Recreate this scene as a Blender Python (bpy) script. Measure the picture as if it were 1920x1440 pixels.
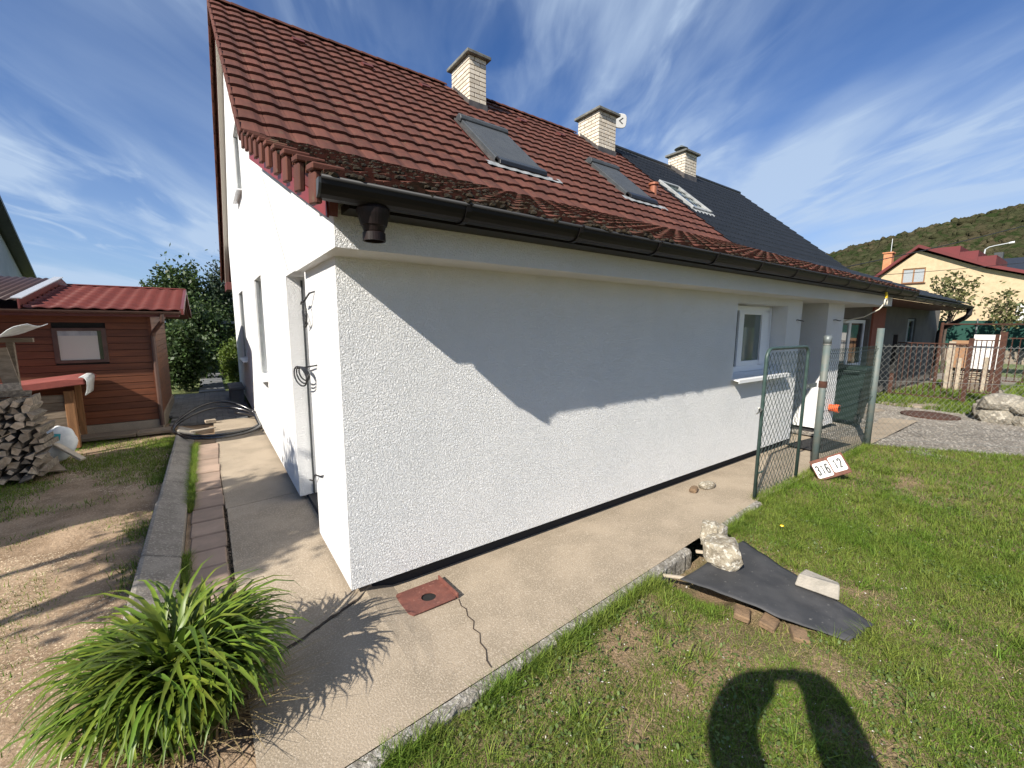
import bpy, bmesh, math, random
import numpy as np
from mathutils import Vector, Matrix, noise as mnoise

for o in list(bpy.data.objects): bpy.data.objects.remove(o)
scene = bpy.context.scene
col = scene.collection
R = math.radians
random.seed(7); rng = np.random.default_rng(7)

# ------------------------------------------------------------------ camera
CAM = Vector((-0.6506, -2.7111, 1.80))
YAW, PITCH, ROLL, FPX = 0.9469, 0.13835, 0.0060, 790.4
Fw = Vector((math.cos(YAW)*math.cos(PITCH), math.sin(YAW)*math.cos(PITCH), -math.sin(PITCH)))
Rt = Vector((math.sin(YAW), -math.cos(YAW), 0))
Up = Rt.cross(Fw)
Rt, Up = math.cos(ROLL)*Rt + math.sin(ROLL)*Up, -math.sin(ROLL)*Rt + math.cos(ROLL)*Up
cd = bpy.data.cameras.new('camera'); cam = bpy.data.objects.new('camera', cd); col.objects.link(cam)
cd.sensor_width = 36; cd.sensor_fit = 'HORIZONTAL'; cd.lens = FPX/1920*36
cd.clip_start = 0.03; cd.clip_end = 9000
cam.matrix_world = Matrix(((Rt.x, Up.x, -Fw.x, CAM.x), (Rt.y, Up.y, -Fw.y, CAM.y), (Rt.z, Up.z, -Fw.z, CAM.z), (0, 0, 0, 1)))
scene.camera = cam

# ------------------------------------------------------------------ light
SUN_AZ, SUN_EL = R(18.8), R(36.4)          # direction the light travels to, from +X
ldir = Vector((math.cos(SUN_AZ)*math.cos(SUN_EL), math.sin(SUN_AZ)*math.cos(SUN_EL), -math.sin(SUN_EL)))
sl = bpy.data.lights.new('sun', 'SUN'); sl.energy = 5.0; sl.angle = R(0.53); sl.color = (1, .93, .82)
so = bpy.data.objects.new('sun', sl); col.objects.link(so)
so.rotation_euler = ldir.to_track_quat('-Z', 'Y').to_euler(); so.location = (-20, -8, 20)

w = bpy.data.worlds.new('World'); scene.world = w; w.use_nodes = True
nt = w.node_tree; nt.nodes.clear()
def N(t, ty, **k):
    n = t.nodes.new(ty)
    for a, b in k.items(): setattr(n, a, b)
    return n
def L(t, a, b): t.links.new(a, b)
sky = N(nt, 'ShaderNodeTexSky', sky_type='NISHITA', sun_disc=False)
sky.sun_elevation = SUN_EL
sky.sun_rotation = math.atan2(-ldir.x, -ldir.y)
sky.altitude = 300; sky.air_density = 1.0; sky.dust_density = 0.35; sky.ozone_density = 3.2
tc = N(nt, 'ShaderNodeTexCoord')
sep = N(nt, 'ShaderNodeSeparateXYZ'); L(nt, tc.outputs['Generated'], sep.inputs[0])
def math_(t, op, a, b=None, clamp=False):
    n = N(t, 'ShaderNodeMath', operation=op, use_clamp=clamp)
    for i, v in enumerate((a, b)):
        if v is None: continue
        if isinstance(v, (int, float)): n.inputs[i].default_value = v
        else: L(t, v, n.inputs[i])
    return n.outputs[0]
zc = math_(nt, 'MAXIMUM', sep.outputs[2], 0.0)
za = math_(nt, 'ADD', zc, 0.12)
px_ = math_(nt, 'DIVIDE', sep.outputs[0], za); py_ = math_(nt, 'DIVIDE', sep.outputs[1], za)
cmb = N(nt, 'ShaderNodeCombineXYZ'); L(nt, px_, cmb.inputs[0]); L(nt, py_, cmb.inputs[1])
def cloud(rot, sx, sy, scale, lo, hi, detail=7, rough=.52, dist=0.6, off=(0, 0, 0)):
    mp = N(nt, 'ShaderNodeMapping'); mp.inputs['Rotation'].default_value = (0, 0, rot); mp.inputs['Scale'].default_value = (sx, sy, 1)
    mp0 = N(nt, 'ShaderNodeMapping', vector_type='POINT'); mp0.inputs['Rotation'].default_value = (0, 0, rot)
    L(nt, cmb.outputs[0], mp0.inputs[0])
    mp.inputs['Rotation'].default_value = (0, 0, 0); mp.inputs['Location'].default_value = off
    L(nt, mp0.outputs[0], mp.inputs[0])
    ns = N(nt, 'ShaderNodeTexNoise'); ns.inputs['Scale'].default_value = scale; ns.inputs['Detail'].default_value = detail
    ns.inputs['Roughness'].default_value = rough; ns.inputs['Distortion'].default_value = dist
    L(nt, mp.outputs[0], ns.inputs['Vector'])
    mr = N(nt, 'ShaderNodeMapRange', interpolation_type='SMOOTHSTEP'); mr.inputs[1].default_value = lo; mr.inputs[2].default_value = hi
    L(nt, ns.outputs[0], mr.inputs[0]); return mr.outputs[0]
c1 = cloud(-R(57), 0.34, 1.05, 1.15, .37, .74, off=(1.3, .35, 0))
c2 = cloud(-R(66), 0.8, 1.9, 2.3, .44, .80, dist=1.3, off=(4.0, 2.0, 0))
c3 = cloud(-R(50), 0.5, .9, .8, .32, .62, detail=3, off=(7.7, .9, 0))
m1 = math_(nt, 'MULTIPLY', c1, c3)
m2 = math_(nt, 'MULTIPLY', c2, c3)
mA = math_(nt, 'ADD', math_(nt, 'MULTIPLY', m1, 1.0), math_(nt, 'MULTIPLY', m2, .55))
mA = math_(nt, 'ADD', mA, math_(nt, 'MULTIPLY', c1, .32))
hz = N(nt, 'ShaderNodeMapRange', interpolation_type='SMOOTHSTEP'); hz.inputs[1].default_value = .45; hz.inputs[2].default_value = 0.0
hz.inputs[3].default_value = 0; hz.inputs[4].default_value = .55; L(nt, sep.outputs[2], hz.inputs[0])
mA = math_(nt, 'ADD', mA, hz.outputs[0])
mA = math_(nt, 'MINIMUM', math_(nt, 'MULTIPLY', mA, .85), .85)
mix = N(nt, 'ShaderNodeMix', data_type='RGBA'); L(nt, mA, mix.inputs[0])
tint = N(nt, 'ShaderNodeMix', data_type='RGBA', blend_type='MULTIPLY'); tint.inputs[0].default_value = 1
L(nt, sky.outputs[0], tint.inputs[6]); tint.inputs[7].default_value = (.57, .86, 1.26, 1)
L(nt, tint.outputs[2], mix.inputs[6]); mix.inputs[7].default_value = (5.4, 6.8, 8.8, 1)
bg = N(nt, 'ShaderNodeBackground'); bg.inputs[1].default_value = 0.056
L(nt, mix.outputs[2], bg.inputs[0])
wo = N(nt, 'ShaderNodeOutputWorld'); L(nt, bg.outputs[0], wo.inputs[0])

scene.view_settings.view_transform = 'Standard'; scene.view_settings.look = 'None'
scene.view_settings.exposure = 0.82; scene.view_settings.gamma = 1
scene.render.engine = 'CYCLES'
scene.render.resolution_x = 1024; scene.render.resolution_y = 768
scene.cycles.max_bounces = 8

# ------------------------------------------------------------------ materials
MATS = {}
def mat(name, c, c2=None, s=6, rough=.85, bump=0, bs=60, bd=.01, metal=0, detail=6, ramp=(.35, .65), rnd=0, isl=0,
        c3=None, s3=120, ramp3=(.55, .62), stretch=None, spec=.5, trans=0, bkind='noise', coord='pos', hue=0):
    m = bpy.data.materials.new(name); m.use_nodes = True; t = m.node_tree
    b = t.nodes['Principled BSDF']
    b.inputs['Roughness'].default_value = rough; b.inputs['Metallic'].default_value = metal
    b.inputs['Specular IOR Level'].default_value = spec
    if coord == 'pos': vec = N(t, 'ShaderNodeNewGeometry').outputs['Position']
    else: vec = N(t, 'ShaderNodeTexCoord').outputs['Object']
    if stretch:
        mp = N(t, 'ShaderNodeMapping'); mp.inputs['Scale'].default_value = stretch; L(t, vec, mp.inputs[0]); vec = mp.outputs[0]
    def nz(scale, det=detail, rg=.6):
        n = N(t, 'ShaderNodeTexNoise'); n.inputs['Scale'].default_value = scale; n.inputs['Detail'].default_value = det
        n.inputs['Roughness'].default_value = rg; L(t, vec, n.inputs['Vector']); return n.outputs[0]
    def rampf(x, lo, hi):
        r = N(t, 'ShaderNodeMapRange', interpolation_type='SMOOTHSTEP'); r.inputs[1].default_value = lo; r.inputs[2].default_value = hi
        L(t, x, r.inputs[0]); return r.outputs[0]
    def mixc(f, a, bb):
        n = N(t, 'ShaderNodeMix', data_type='RGBA')
        if isinstance(f, float): n.inputs[0].default_value = f
        else: L(t, f, n.inputs[0])
        for i, v in ((6, a), (7, bb)):
            if isinstance(v, tuple): n.inputs[i].default_value = (*v, 1)
            else: L(t, v, n.inputs[i])
        return n.outputs[2]
    out = None
    if c2 is not None: out = mixc(rampf(nz(s), *ramp), c, c2)
    if c3 is not None: out = mixc(rampf(nz(s3, 3), *ramp3), out if out is not None else c, c3)
    if rnd or isl:
        hs = N(t, 'ShaderNodeHueSaturation')
        src = N(t, 'ShaderNodeObjectInfo').outputs['Random'] if rnd else N(t, 'ShaderNodeNewGeometry').outputs['Random Per Island']
        amt = rnd or isl
        mr = N(t, 'ShaderNodeMapRange'); mr.inputs[3].default_value = 1-amt; mr.inputs[4].default_value = 1+amt
        L(t, src, mr.inputs[0]); L(t, mr.outputs[0], hs.inputs['Value'])
        if hue:
            mh = N(t, 'ShaderNodeMapRange'); mh.inputs[3].default_value = .5-hue; mh.inputs[4].default_value = .5+hue
            f2 = math_(t, 'FRACT', math_(t, 'MULTIPLY', src, 7.31)); L(t, f2, mh.inputs[0]); L(t, mh.outputs[0], hs.inputs['Hue'])
        if out is None: hs.inputs['Color'].default_value = (*c, 1)
        else: L(t, out, hs.inputs['Color'])
        out = hs.outputs[0]
    if out is None: b.inputs['Base Color'].default_value = (*c, 1)
    else: L(t, out, b.inputs['Base Color'])
    if bump:
        bn = N(t, 'ShaderNodeBump'); bn.inputs['Strength'].default_value = bump; bn.inputs['Distance'].default_value = bd
        if bkind == 'noise': h = nz(bs, 4)
        elif bkind == 'stucco':
            n1 = N(t, 'ShaderNodeTexNoise'); n1.inputs['Scale'].default_value = bs; n1.inputs['Detail'].default_value = 2.5
            n1.inputs['Distortion'].default_value = .9; L(t, vec, n1.inputs['Vector'])
            h = rampf(n1.outputs[0], .3, .68)
        else:
            v = N(t, 'ShaderNodeTexVoronoi'); v.inputs['Scale'].default_value = bs; L(t, vec, v.inputs['Vector']); h = v.outputs[0]
        L(t, h, bn.inputs['Height']); L(t, bn.outputs[0], b.inputs['Normal'])
    if trans:
        tr = N(t, 'ShaderNodeBsdfTranslucent'); ms = N(t, 'ShaderNodeMixShader'); ms.inputs[0].default_value = trans
        if out is None: tr.inputs[0].default_value = (*c, 1)
        else: L(t, out, tr.inputs[0])
        L(t, b.outputs[0], ms.inputs[1]); L(t, tr.outputs[0], ms.inputs[2])
        L(t, ms.outputs[0], t.nodes['Material Output'].inputs[0])
    MATS[name] = m; return m

mat('stucco', (.86, .86, .85), (.81, .815, .81), s=1.3, rough=.95, bump=1.0, bs=98, bd=.0075, bkind='stucco', spec=.1)
mat('stucco_fine', (.80, .80, .79), (.76, .76, .75), s=2, rough=.95, bump=.6, bs=140, bd=.004, spec=.1)
mat('plinth', (.02, .02, .022), rough=.9, bump=.3, bs=90)
mat('tile', (.112, .041, .028), (.084, .032, .023), s=3.2, rough=.8, bump=.35, bs=190, bd=.003, rnd=.2, c3=(.10, .075, .045), s3=11, ramp3=(.58, .80), spec=.25)
mat('tile_rest', (.112, .041, .028), (.084, .032, .023), s=3.2, rough=.8, bump=.35, bs=190, bd=.003, isl=.2, c3=(.10, .075, .045), s3=11, ramp3=(.60, .82), spec=.25)
mat('tile_mossy', (.112, .041, .028), (.040, .028, .016), s=5, rough=.95, bump=.6, bs=150, bd=.005, isl=.2, c3=(.030, .022, .012), s3=24, ramp3=(.54, .64), spec=.1, ramp=(.46, .66))
mat('moss', (.012, .009, .004), (.036, .024, .010), s=45, rough=1, bump=1, bs=260, bd=.01, isl=.35)
mat('red_metal', (.19, .022, .018), (.15, .02, .016), s=5, rough=.5)
mat('cream_board', (.50, .46, .40), rough=.7)
mat('maroon_board', (.09, .018, .014), rough=.6, bump=.2)
mat('gutter', (.006, .005, .0055), (.009, .007, .007), s=4, rough=.45, spec=.25)
mat('gutter_lip', (.022, .023, .025), rough=.55, spec=.3)  # lip highlight is put into a lighter colour than the gutter's
mat('hopper_shaded', (.008, .005, .005), (.016, .009, .008), s=14, rough=.5, spec=.25)  # near black: shade below the gutter is put into the outlet's colour
mat('anthracite', (.042, .046, .050), (.055, .06, .064), s=6, rough=.5, spec=.35)
mat('anthracite_dark', (.012, .012, .013), rough=.35)
mat('shutter', (.050, .055, .061), (.060, .065, .07), s=4, rough=.6, spec=.3)
mat('lead', (.33, .34, .34), (.24, .25, .25), s=9, rough=.6, metal=.2)
mat('flash_dark', (.05, .045, .043), (.09, .08, .075), s=5, rough=.5)
mat('brick', (.54, .47, .37), (.62, .56, .47), s=9, rough=.9, bump=.5, bs=120, bd=.004, rnd=.16, c3=(.42, .33, .25), s3=25, ramp3=(.58, .7))
mat('mortar', (.07, .06, .055), rough=1, bump=.4)
mat('cap', (.17, .17, .155), (.10, .10, .09), s=7, rough=.95, bump=.6, bs=60)
mat('dark_roof', (.016, .018, .022), (.021, .023, .028), s=3, rough=.45, spec=.45)
mat('concrete', (.335, .275, .205), (.255, .21, .155), s=2.2, rough=.95, bump=.8, bs=110, bd=.005, c3=(.43, .365, .285), s3=100, ramp3=(.48, .68), spec=.2)
mat('concrete_old', (.29, .24, .185), (.22, .185, .145), s=2.3, rough=.95, bump=.7, bs=120, bd=.004, c3=(.36, .31, .24), s3=110, ramp3=(.55, .7), spec=.2)
mat('crack', (.05, .035, .025), rough=1)
mat('kerb', (.29, .27, .235), (.16, .145, .12), s=22, rough=.98, bump=1, bs=70, bd=.012, c3=(.42, .40, .36), s3=48, ramp3=(.52, .64), spec=.1)
mat('paver', (.32, .23, .175), (.25, .185, .14), s=4, rough=.95, bump=.5, bs=130, bd=.004, rnd=.14)
mat('channel', (.25, .225, .19), (.17, .15, .125), s=5, rough=.95, bump=.8, bs=70, bd=.007, rnd=.1, c3=(.33, .30, .26), s3=60, ramp3=(.52, .66))
mat('soil', (.31, .225, .15), (.20, .14, .09), s=3.2, rough=1, bump=.8, bs=36, bd=.015, c3=(.40, .31, .22), s3=85, ramp3=(.55, .66), spec=.1)
mat('lawn_soil', (.25, .175, .11), (.13, .115, .055), s=3.5, rough=1, bump=1, bs=60, bd=.02, c3=(.36, .28, .19), s3=90, ramp3=(.56, .68), spec=.1)
mat('gravel', (.24, .215, .185), (.165, .15, .13), s=1.6, rough=1, bump=1, bs=42, bd=.03, c3=(.38, .33, .265), s3=30, ramp3=(.52, .64), spec=.1)
mat('chips', (.42, .34, .24), isl=.45, rough=1, spec=.1)
mat('litter', (.5, .48, .44), isl=.3, rough=1)
mat('pebbles', (.27, .25, .22), isl=.45, rough=1, spec=.1)
mat('grass', (.118, .195, .022), (.170, .220, .038), s=1.6, isl=.48, hue=.018, rough=.6, trans=.35, spec=.25)
mat('grass_dry', (.30, .235, .12), isl=.35, rough=.8, trans=.25, spec=.1)
mat('clover', (.10, .15, .035), isl=.3, rough=.6, trans=.3)
mat('lily', (.110, .172, .016), (.190, .240, .032), s=11, rnd=.36, hue=.015, rough=.42, trans=.32, spec=.4)
mat('lily_rest', (.105, .165, .020), isl=.45, hue=.015, rough=.42, trans=.32, spec=.4)
mat('straw', (.34, .26, .13), isl=.35, rough=.9, trans=.2)
mat('felt', (.034, .035, .038), (.055, .055, .057), s=5, rough=.72, bump=.3, bs=240, bd=.003, c3=(.16, .155, .145), s3=30, ramp3=(.64, .76))
mat('rock', (.34, .30, .225), (.20, .17, .125), s=14, rough=1, bump=1, bs=55, bd=.02, c3=(.50, .47, .40), s3=34, ramp3=(.50, .62))
mat('concrete_chunk', (.33, .30, .255), (.25, .23, .195), s=8, rough=.95, bump=.6, bs=80)
mat('brick_bit', (.20, .13, .075), (.13, .085, .05), s=14, rough=1, bump=.8, bs=70)
mat('hatch', (.165, .058, .042), (.12, .045, .035), s=12, rough=.65, bump=.3, bs=60, c3=(.22, .10, .075), s3=40, ramp3=(.6, .7))
mat('black', (.006, .006, .006), rough=.9)
mat('green_tube', (.028, .055, .050), (.045, .075, .068), s=12, rough=.45)
mat('green_wire', (.014, .028, .025), (.022, .038, .034), s=20, rough=.5)
mat('galv', (.17, .19, .195), (.12, .14, .14), s=9, rough=.5, metal=.35)
mat('post_green', (.085, .115, .112), (.12, .13, .115), s=7, rough=.6, c3=(.20, .12, .07), s3=18, ramp3=(.66, .74))
mat('wire_galv', (.24, .24, .22), rough=.5, metal=.5)
mat('rust', (.075, .030, .018), (.045, .019, .012), s=22, rough=.95, bump=.4, bs=120)
mat('black_metal', (.012, .011, .010), rough=.6)
mat('sign_white', (.58, .58, .565), rough=.4, spec=.3)
mat('sign_board', (.16, .055, .035), (.09, .04, .025), s=20, rough=.8)
mat('ink', (.012, .012, .012), rough=.6)
mat('bin', (.008, .020, .018), (.012, .026, .023), s=9, rough=.5)
mat('rubber', (.012, .012, .012), rough=.7, bump=.3, bs=200)
mat('orange_pvc', (.72, .115, .028), rough=.4)
mat('pvc', (.80, .81, .82), rough=.3)
def glass(name, c, rough=.05):
    m = mat(name, c, rough=rough, spec=.9); return m
glass('pane', (.10, .13, .125)); glass('pane_dark', (.02, .022, .025)); glass('blind', (.42, .40, .36), .5)
mat('curtain', (.23, .25, .27), (.34, .36, .38), s=9, stretch=(1, 5, .6), rough=.6)
mat('sill_white', (.78, .79, .80), rough=.35, metal=.1)
mat('cable', (.010, .010, .011), rough=.5)
mat('hose', (.014, .014, .016), rough=.22, spec=.8)
mat('plank', (.140, .043, .016), (.095, .029, .011), s=5, stretch=(.5, 6, 6), rough=.55, rnd=.16, bump=.25, bs=20, spec=.4)
mat('plank_side', (.20, .075, .03), (.13, .05, .02), s=5, stretch=(6, .5, 6), rough=.6, rnd=.2, bump=.25, bs=20)
mat('shed_roof', (.135, .030, .023), (.11, .025, .02), s=4, rough=.42, spec=.5)
mat('shed_roof_dark', (.045, .022, .018), (.035, .018, .014), s=4, rough=.5)
mat('zinc', (.50, .52, .54), rough=.4, metal=.4)
mat('brown_metal', (.06, .030, .022), (.085, .045, .033), s=6, rough=.5)
mat('timber', (.26, .125, .05), (.17, .08, .032), s=6, stretch=(5, 5, .6), rough=.75, rnd=.15, bump=.3, bs=30)
mat('old_board', (.22, .175, .13), (.14, .11, .08), s=6, stretch=(.7, 5, 5), rough=.9, rnd=.2, bump=.4, bs=40)
mat('bark', (.27, .23, .185), (.14, .118, .095), s=25, rough=1, bump=1, bs=70, bd=.02, rnd=.3)
mat('log_end', (.54, .41, .28), (.36, .26, .17), s=22, rough=.95, rnd=.38, bump=.3, bs=80)
mat('tarp_white', (.66, .67, .66), (.50, .52, .52), s=9, rough=.55, bump=.5, bs=12, bd=.03, trans=.2)
mat('felt_red', (.24, .058, .046), (.19, .045, .036), s=7, rough=.85, bump=.4, bs=160)
mat('bag_white', (.68, .69, .68), (.58, .6, .6), s=14, rough=.6)
mat('bag_teal', (.03, .30, .33), rough=.6)
mat('bag_print', (.34, .36, .36), rough=.6)
mat('grey_paving', (.16, .165, .17), (.12, .125, .13), s=4, rough=.95, rnd=.10, bump=.4, bs=90)
mat('shrub', (.030, .060, .014), (.050, .085, .020), s=2, isl=.4, hue=.015, rough=.55, trans=.25)
mat('shrub_light', (.10, .15, .02), isl=.4, hue=.015, rough=.55, trans=.3)
mat('conifer', (.016, .036, .014), isl=.4, rough=.7, trans=.12)
mat('fruit_leaf', (.11, .125, .045), (.16, .15, .06), s=3, isl=.4, hue=.02, rough=.6, trans=.3)
mat('trunk', (.09, .068, .05), (.05, .038, .03), s=20, rough=1, bump=.8, bs=50)
mat('neigh_wall', (.15, .135, .115), (.115, .105, .09), s=1.5, rough=.95, bump=.6, bs=80)
mat('neigh_red', (.30, .10, .065), (.25, .085, .055), s=2, rough=.9, bump=.4, bs=80)
mat('neigh_orange', (.29, .165, .09), rough=.9, bump=.4, bs=80)
mat('yellow_wall', (.50, .39, .255), (.43, .335, .215), s=2.5, rough=.95, bump=.4, bs=20)
mat('white_wall', (.70, .69, .66), (.62, .61, .59), s=1, rough=.95)
mat('mint_wall', (.50, .64, .56), rough=.95)
mat('red_roof', (.125, .015, .016), (.10, .014, .014), s=.6, rough=.5)
mat('brick_far', (.46, .20, .10), (.38, .16, .08), s=5, rough=.95, rnd=.15)
mat('hill', (.040, .044, .022), (.062, .052, .031), s=.03, rough=1, c3=(.026, .038, .014), s3=.16, ramp3=(.44, .60), bump=1, bs=.5, bd=2.0, spec=.0)
mat('forest', (.042, .046, .023), (.064, .054, .032), s=.02, rough=1, isl=.24, hue=.012, bump=1, bs=1.2, bd=.8, spec=0)
mat('meadow', (.085, .13, .03), (.14, .15, .05), s=.3, rough=1, bump=1, bs=8, bd=.1)
mat('screen_green', (.010, .055, .042), rough=.9)
mat('stone_wall', (.32, .29, .235), (.20, .18, .145), s=5, rough=1, bump=1, bs=26, bd=.04, rnd=.15, c3=(.42, .385, .32), s3=14, ramp3=(.52, .64))
mat('pale_board', (.42, .36, .28), (.33, .27, .20), s=5, rough=.9, rnd=.2)
mat('yellow', (.80, .52, .01), rough=.4)
mat('rope', (.62, .58, .48), rough=.8)
mat('lamp_metal', (.55, .57, .58), rough=.4, metal=.3)
mat('cloth_dark', (.03, .035, .06), (.04, .045, .07), s=9, rough=.9)
mat('skin', (.50, .30, .22), rough=.6)
mat('hair', (.03, .02, .015), rough=.7)
mat('copper', (.30, .11, .06), rough=.4, metal=.3)
mat('render_left', (.50, .50, .49), (.42, .42, .41), s=1, rough=.95)

# ------------------------------------------------------------------ helpers
class MB:
    def __init__(s): s.v = []; s.f = []; s.mi = []
    def add(s, vs, fs, mi=0):
        o = len(s.v); s.v += [tuple(v) for v in vs]; s.f += [tuple(i+o for i in f) for f in fs]; s.mi += [mi]*len(fs); return s
    def box(s, x0, x1, y0, y1, z0, z1, mi=0, rot=None, about=None):
        vs = [Vector((x, y, z)) for z in (z0, z1) for y in (y0, y1) for x in (x0, x1)]
        if rot:
            c = Vector(about) if about else Vector(((x0+x1)/2, (y0+y1)/2, (z0+z1)/2))
            vs = [rot @ (v-c) + c for v in vs]
        return s.add(vs, [(0, 2, 3, 1), (4, 5, 7, 6), (0, 1, 5, 4), (2, 6, 7, 3), (0, 4, 6, 2), (1, 3, 7, 5)], mi)
    def prism(s, poly, axis, a, b, mi=0):
        # poly: list of 2D points in the other two axes (in axis order), counter-clockwise or not
        def p3(q, t):
            return {0: (t, q[0], q[1]), 1: (q[0], t, q[1]), 2: (q[0], q[1], t)}[axis]
        n = len(poly)
        vs = [p3(q, a) for q in poly]+[p3(q, b) for q in poly]
        fs = [tuple(range(n-1, -1, -1)), tuple(range(n, 2*n))]+[(i, (i+1) % n, n+(i+1) % n, n+i) for i in range(n)]
        return s.add(vs, fs, mi)
    def tube(s, pts, r, n=8, cap=True, mi=0):
        pts = [Vector(p) for p in pts]; m = len(pts)
        rs = r if isinstance(r, (list, tuple)) else [r]*m
        vs = []; prev = None
        for i, p in enumerate(pts):
            d = (pts[min(i+1, m-1)]-pts[max(i-1, 0)])
            d = d.normalized() if d.length > 1e-9 else Vector((0, 0, 1))
            if prev is None:
                a = Vector((0, 0, 1)) if abs(d.z) < .9 else Vector((1, 0, 0))
                u = d.cross(a).normalized()
            else:
                u = (prev - d*prev.dot(d)); u = u.normalized() if u.length > 1e-6 else d.orthogonal().normalized()
            prev = u; v = d.cross(u)
            for k in range(n):
                t = 2*math.pi*k/n; vs.append(p+rs[i]*(math.cos(t)*u+math.sin(t)*v))
        fs = [(i*n+k, i*n+(k+1) % n, (i+1)*n+(k+1) % n, (i+1)*n+k) for i in range(m-1) for k in range(n)]
        if cap: fs += [tuple(range(n-1, -1, -1)), tuple(range((m-1)*n, m*n))]
        return s.add(vs, fs, mi)
    def lathe(s, prof, c=(0, 0, 0), n=16, mi=0):
        vs = []; m = len(prof)
        for r, z in prof:
            for k in range(n):
                t = 2*math.pi*k/n; vs.append((c[0]+r*math.cos(t), c[1]+r*math.sin(t), c[2]+z))
        fs = [(i*n+k, i*n+(k+1) % n, (i+1)*n+(k+1) % n, (i+1)*n+k) for i in range(m-1) for k in range(n)]
        fs += [tuple(range(n-1, -1, -1)), tuple(range((m-1)*n, m*n))]
        return s.add(vs, fs, mi)
    def mesh(s, name, mats, smooth=False, bevel=0, seg=1):
        me = bpy.data.meshes.new(name); me.from_pydata(s.v, [], s.f)
        for q in (mats if isinstance(mats, (list, tuple)) else [mats]): me.materials.append(MATS[q])
        if max(s.mi, default=0): me.polygons.foreach_set('material_index', s.mi)
        if bevel:
            bm = bmesh.new(); bm.from_mesh(me); bmesh.ops.remove_doubles(bm, verts=bm.verts, dist=1e-6)
            es = [e for e in bm.edges if len(e.link_faces) == 2 and e.calc_face_angle(0) > .5]
            bmesh.ops.bevel(bm, geom=es, offset=bevel, segments=seg, affect='EDGES', clamp_overlap=True)
            bm.to_mesh(me); bm.free()
        if smooth: me.polygons.foreach_set('use_smooth', [True]*len(me.polygons))
        me.update(); return me
    def build(s, name, mats, parent=None, smooth=False, bevel=0, seg=1, **k):
        return link(name, s.mesh(name, mats, smooth, bevel, seg), parent, **k)
def tag(o, label=None, cat=None, group=None, kind=None):
    if label: o['label'] = label
    if cat: o['category'] = cat
    if group: o['group'] = group
    if kind: o['kind'] = kind
    return o
def link(name, me, parent=None, loc=None, rot=None, **k):
    o = bpy.data.objects.new(name, me); col.objects.link(o)
    if parent is not None: o.parent = parent; o.matrix_parent_inverse = Matrix.Translation(-parent.location) if parent.type == 'EMPTY' and parent.parent is None else Matrix.Identity(4)
    if loc is not None: o.location = loc
    if rot is not None: o.rotation_euler = rot
    return tag(o, **k)
def thing(name, loc, label, cat, group=None):
    o = bpy.data.objects.new(name, None); col.objects.link(o); o.location = loc; o.empty_display_size = .2
    return tag(o, label, cat, group)
def part_of(root):           # sub-parts sit under mesh parts whose own transform is identity in world space
    return root
def np_mesh(name, V, Fq, mats, smooth=False):
    me = bpy.data.meshes.new(name); nv, nf = len(V), len(Fq); k = Fq.shape[1]
    me.vertices.add(nv); me.vertices.foreach_set('co', np.asarray(V, np.float32).ravel())
    me.loops.add(nf*k); me.loops.foreach_set('vertex_index', np.asarray(Fq, np.int32).ravel())
    me.polygons.add(nf); me.polygons.foreach_set('loop_start', np.arange(nf, dtype=np.int32)*k)
    for q in (mats if isinstance(mats, (list, tuple)) else [mats]): me.materials.append(MATS[q])
    me.update(calc_edges=True); me.validate()
    if smooth: me.polygons.foreach_set('use_smooth', [True]*nf)
    return me
def sub(name, mb, mats, parent, **k):
    """part of a part: the parent mesh lies at world origin of its thing"""
    o = mb.build(name, mats, None, **k); o.parent = parent
    return o
def blade_mesh(name, P, ang, h, wd, lean, mats, seg=2, curve=.5):
    """many tapering blades; P (n,3) roots"""
    n = len(P); ts = np.linspace(0, 1, seg+1)
    dirx, diry = np.cos(ang), np.sin(ang); sx, sy = -diry, dirx
    V = np.zeros((n, (seg+1)*2, 3), np.float32)
    for i, t in enumerate(ts):
        out = lean*h*(t**1.7); up = h*t*(1-curve*lean*t*.5)
        wv = wd*(1-t*.92)*.5
        cx = P[:, 0]+dirx*out; cy = P[:, 1]+diry*out; cz = P[:, 2]+up
        V[:, 2*i, 0] = cx-sx*wv; V[:, 2*i, 1] = cy-sy*wv; V[:, 2*i, 2] = cz
        V[:, 2*i+1, 0] = cx+sx*wv; V[:, 2*i+1, 1] = cy+sy*wv; V[:, 2*i+1, 2] = cz
    q = np.array([[2*i, 2*i+1, 2*i+3, 2*i+2] for i in range(seg)])
    Fq = (np.arange(n)[:, None, None]*((seg+1)*2)+q[None]).reshape(-1, 4)
    return np_mesh(name, V.reshape(-1, 3), Fq, mats)
def fbm(x, y, sc, seed=0, oct=3):
    """cheap value noise on numpy arrays, 0..1"""
    tot = 0; amp = 1; s = 0
    for o in range(oct):
        X = x*sc*2**o+seed*17.3; Y = y*sc*2**o+seed*9.1
        xi = np.floor(X).astype(np.int64); yi = np.floor(Y).astype(np.int64); fx = X-xi; fy = Y-yi
        fx = fx*fx*(3-2*fx); fy = fy*fy*(3-2*fy)
        def hsh(a, b): 
            q = np.sin(a*127.1+b*311.7+seed*74.7+o*13.7)*43758.5453
            return q-np.floor(q)
        v = hsh(xi, yi)*(1-fx)*(1-fy)+hsh(xi+1, yi)*fx*(1-fy)+hsh(xi, yi+1)*(1-fx)*fy+hsh(xi+1, yi+1)*fx*fy
        s = s+amp*v; tot += amp; amp *= .5
    return s/tot
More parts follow.
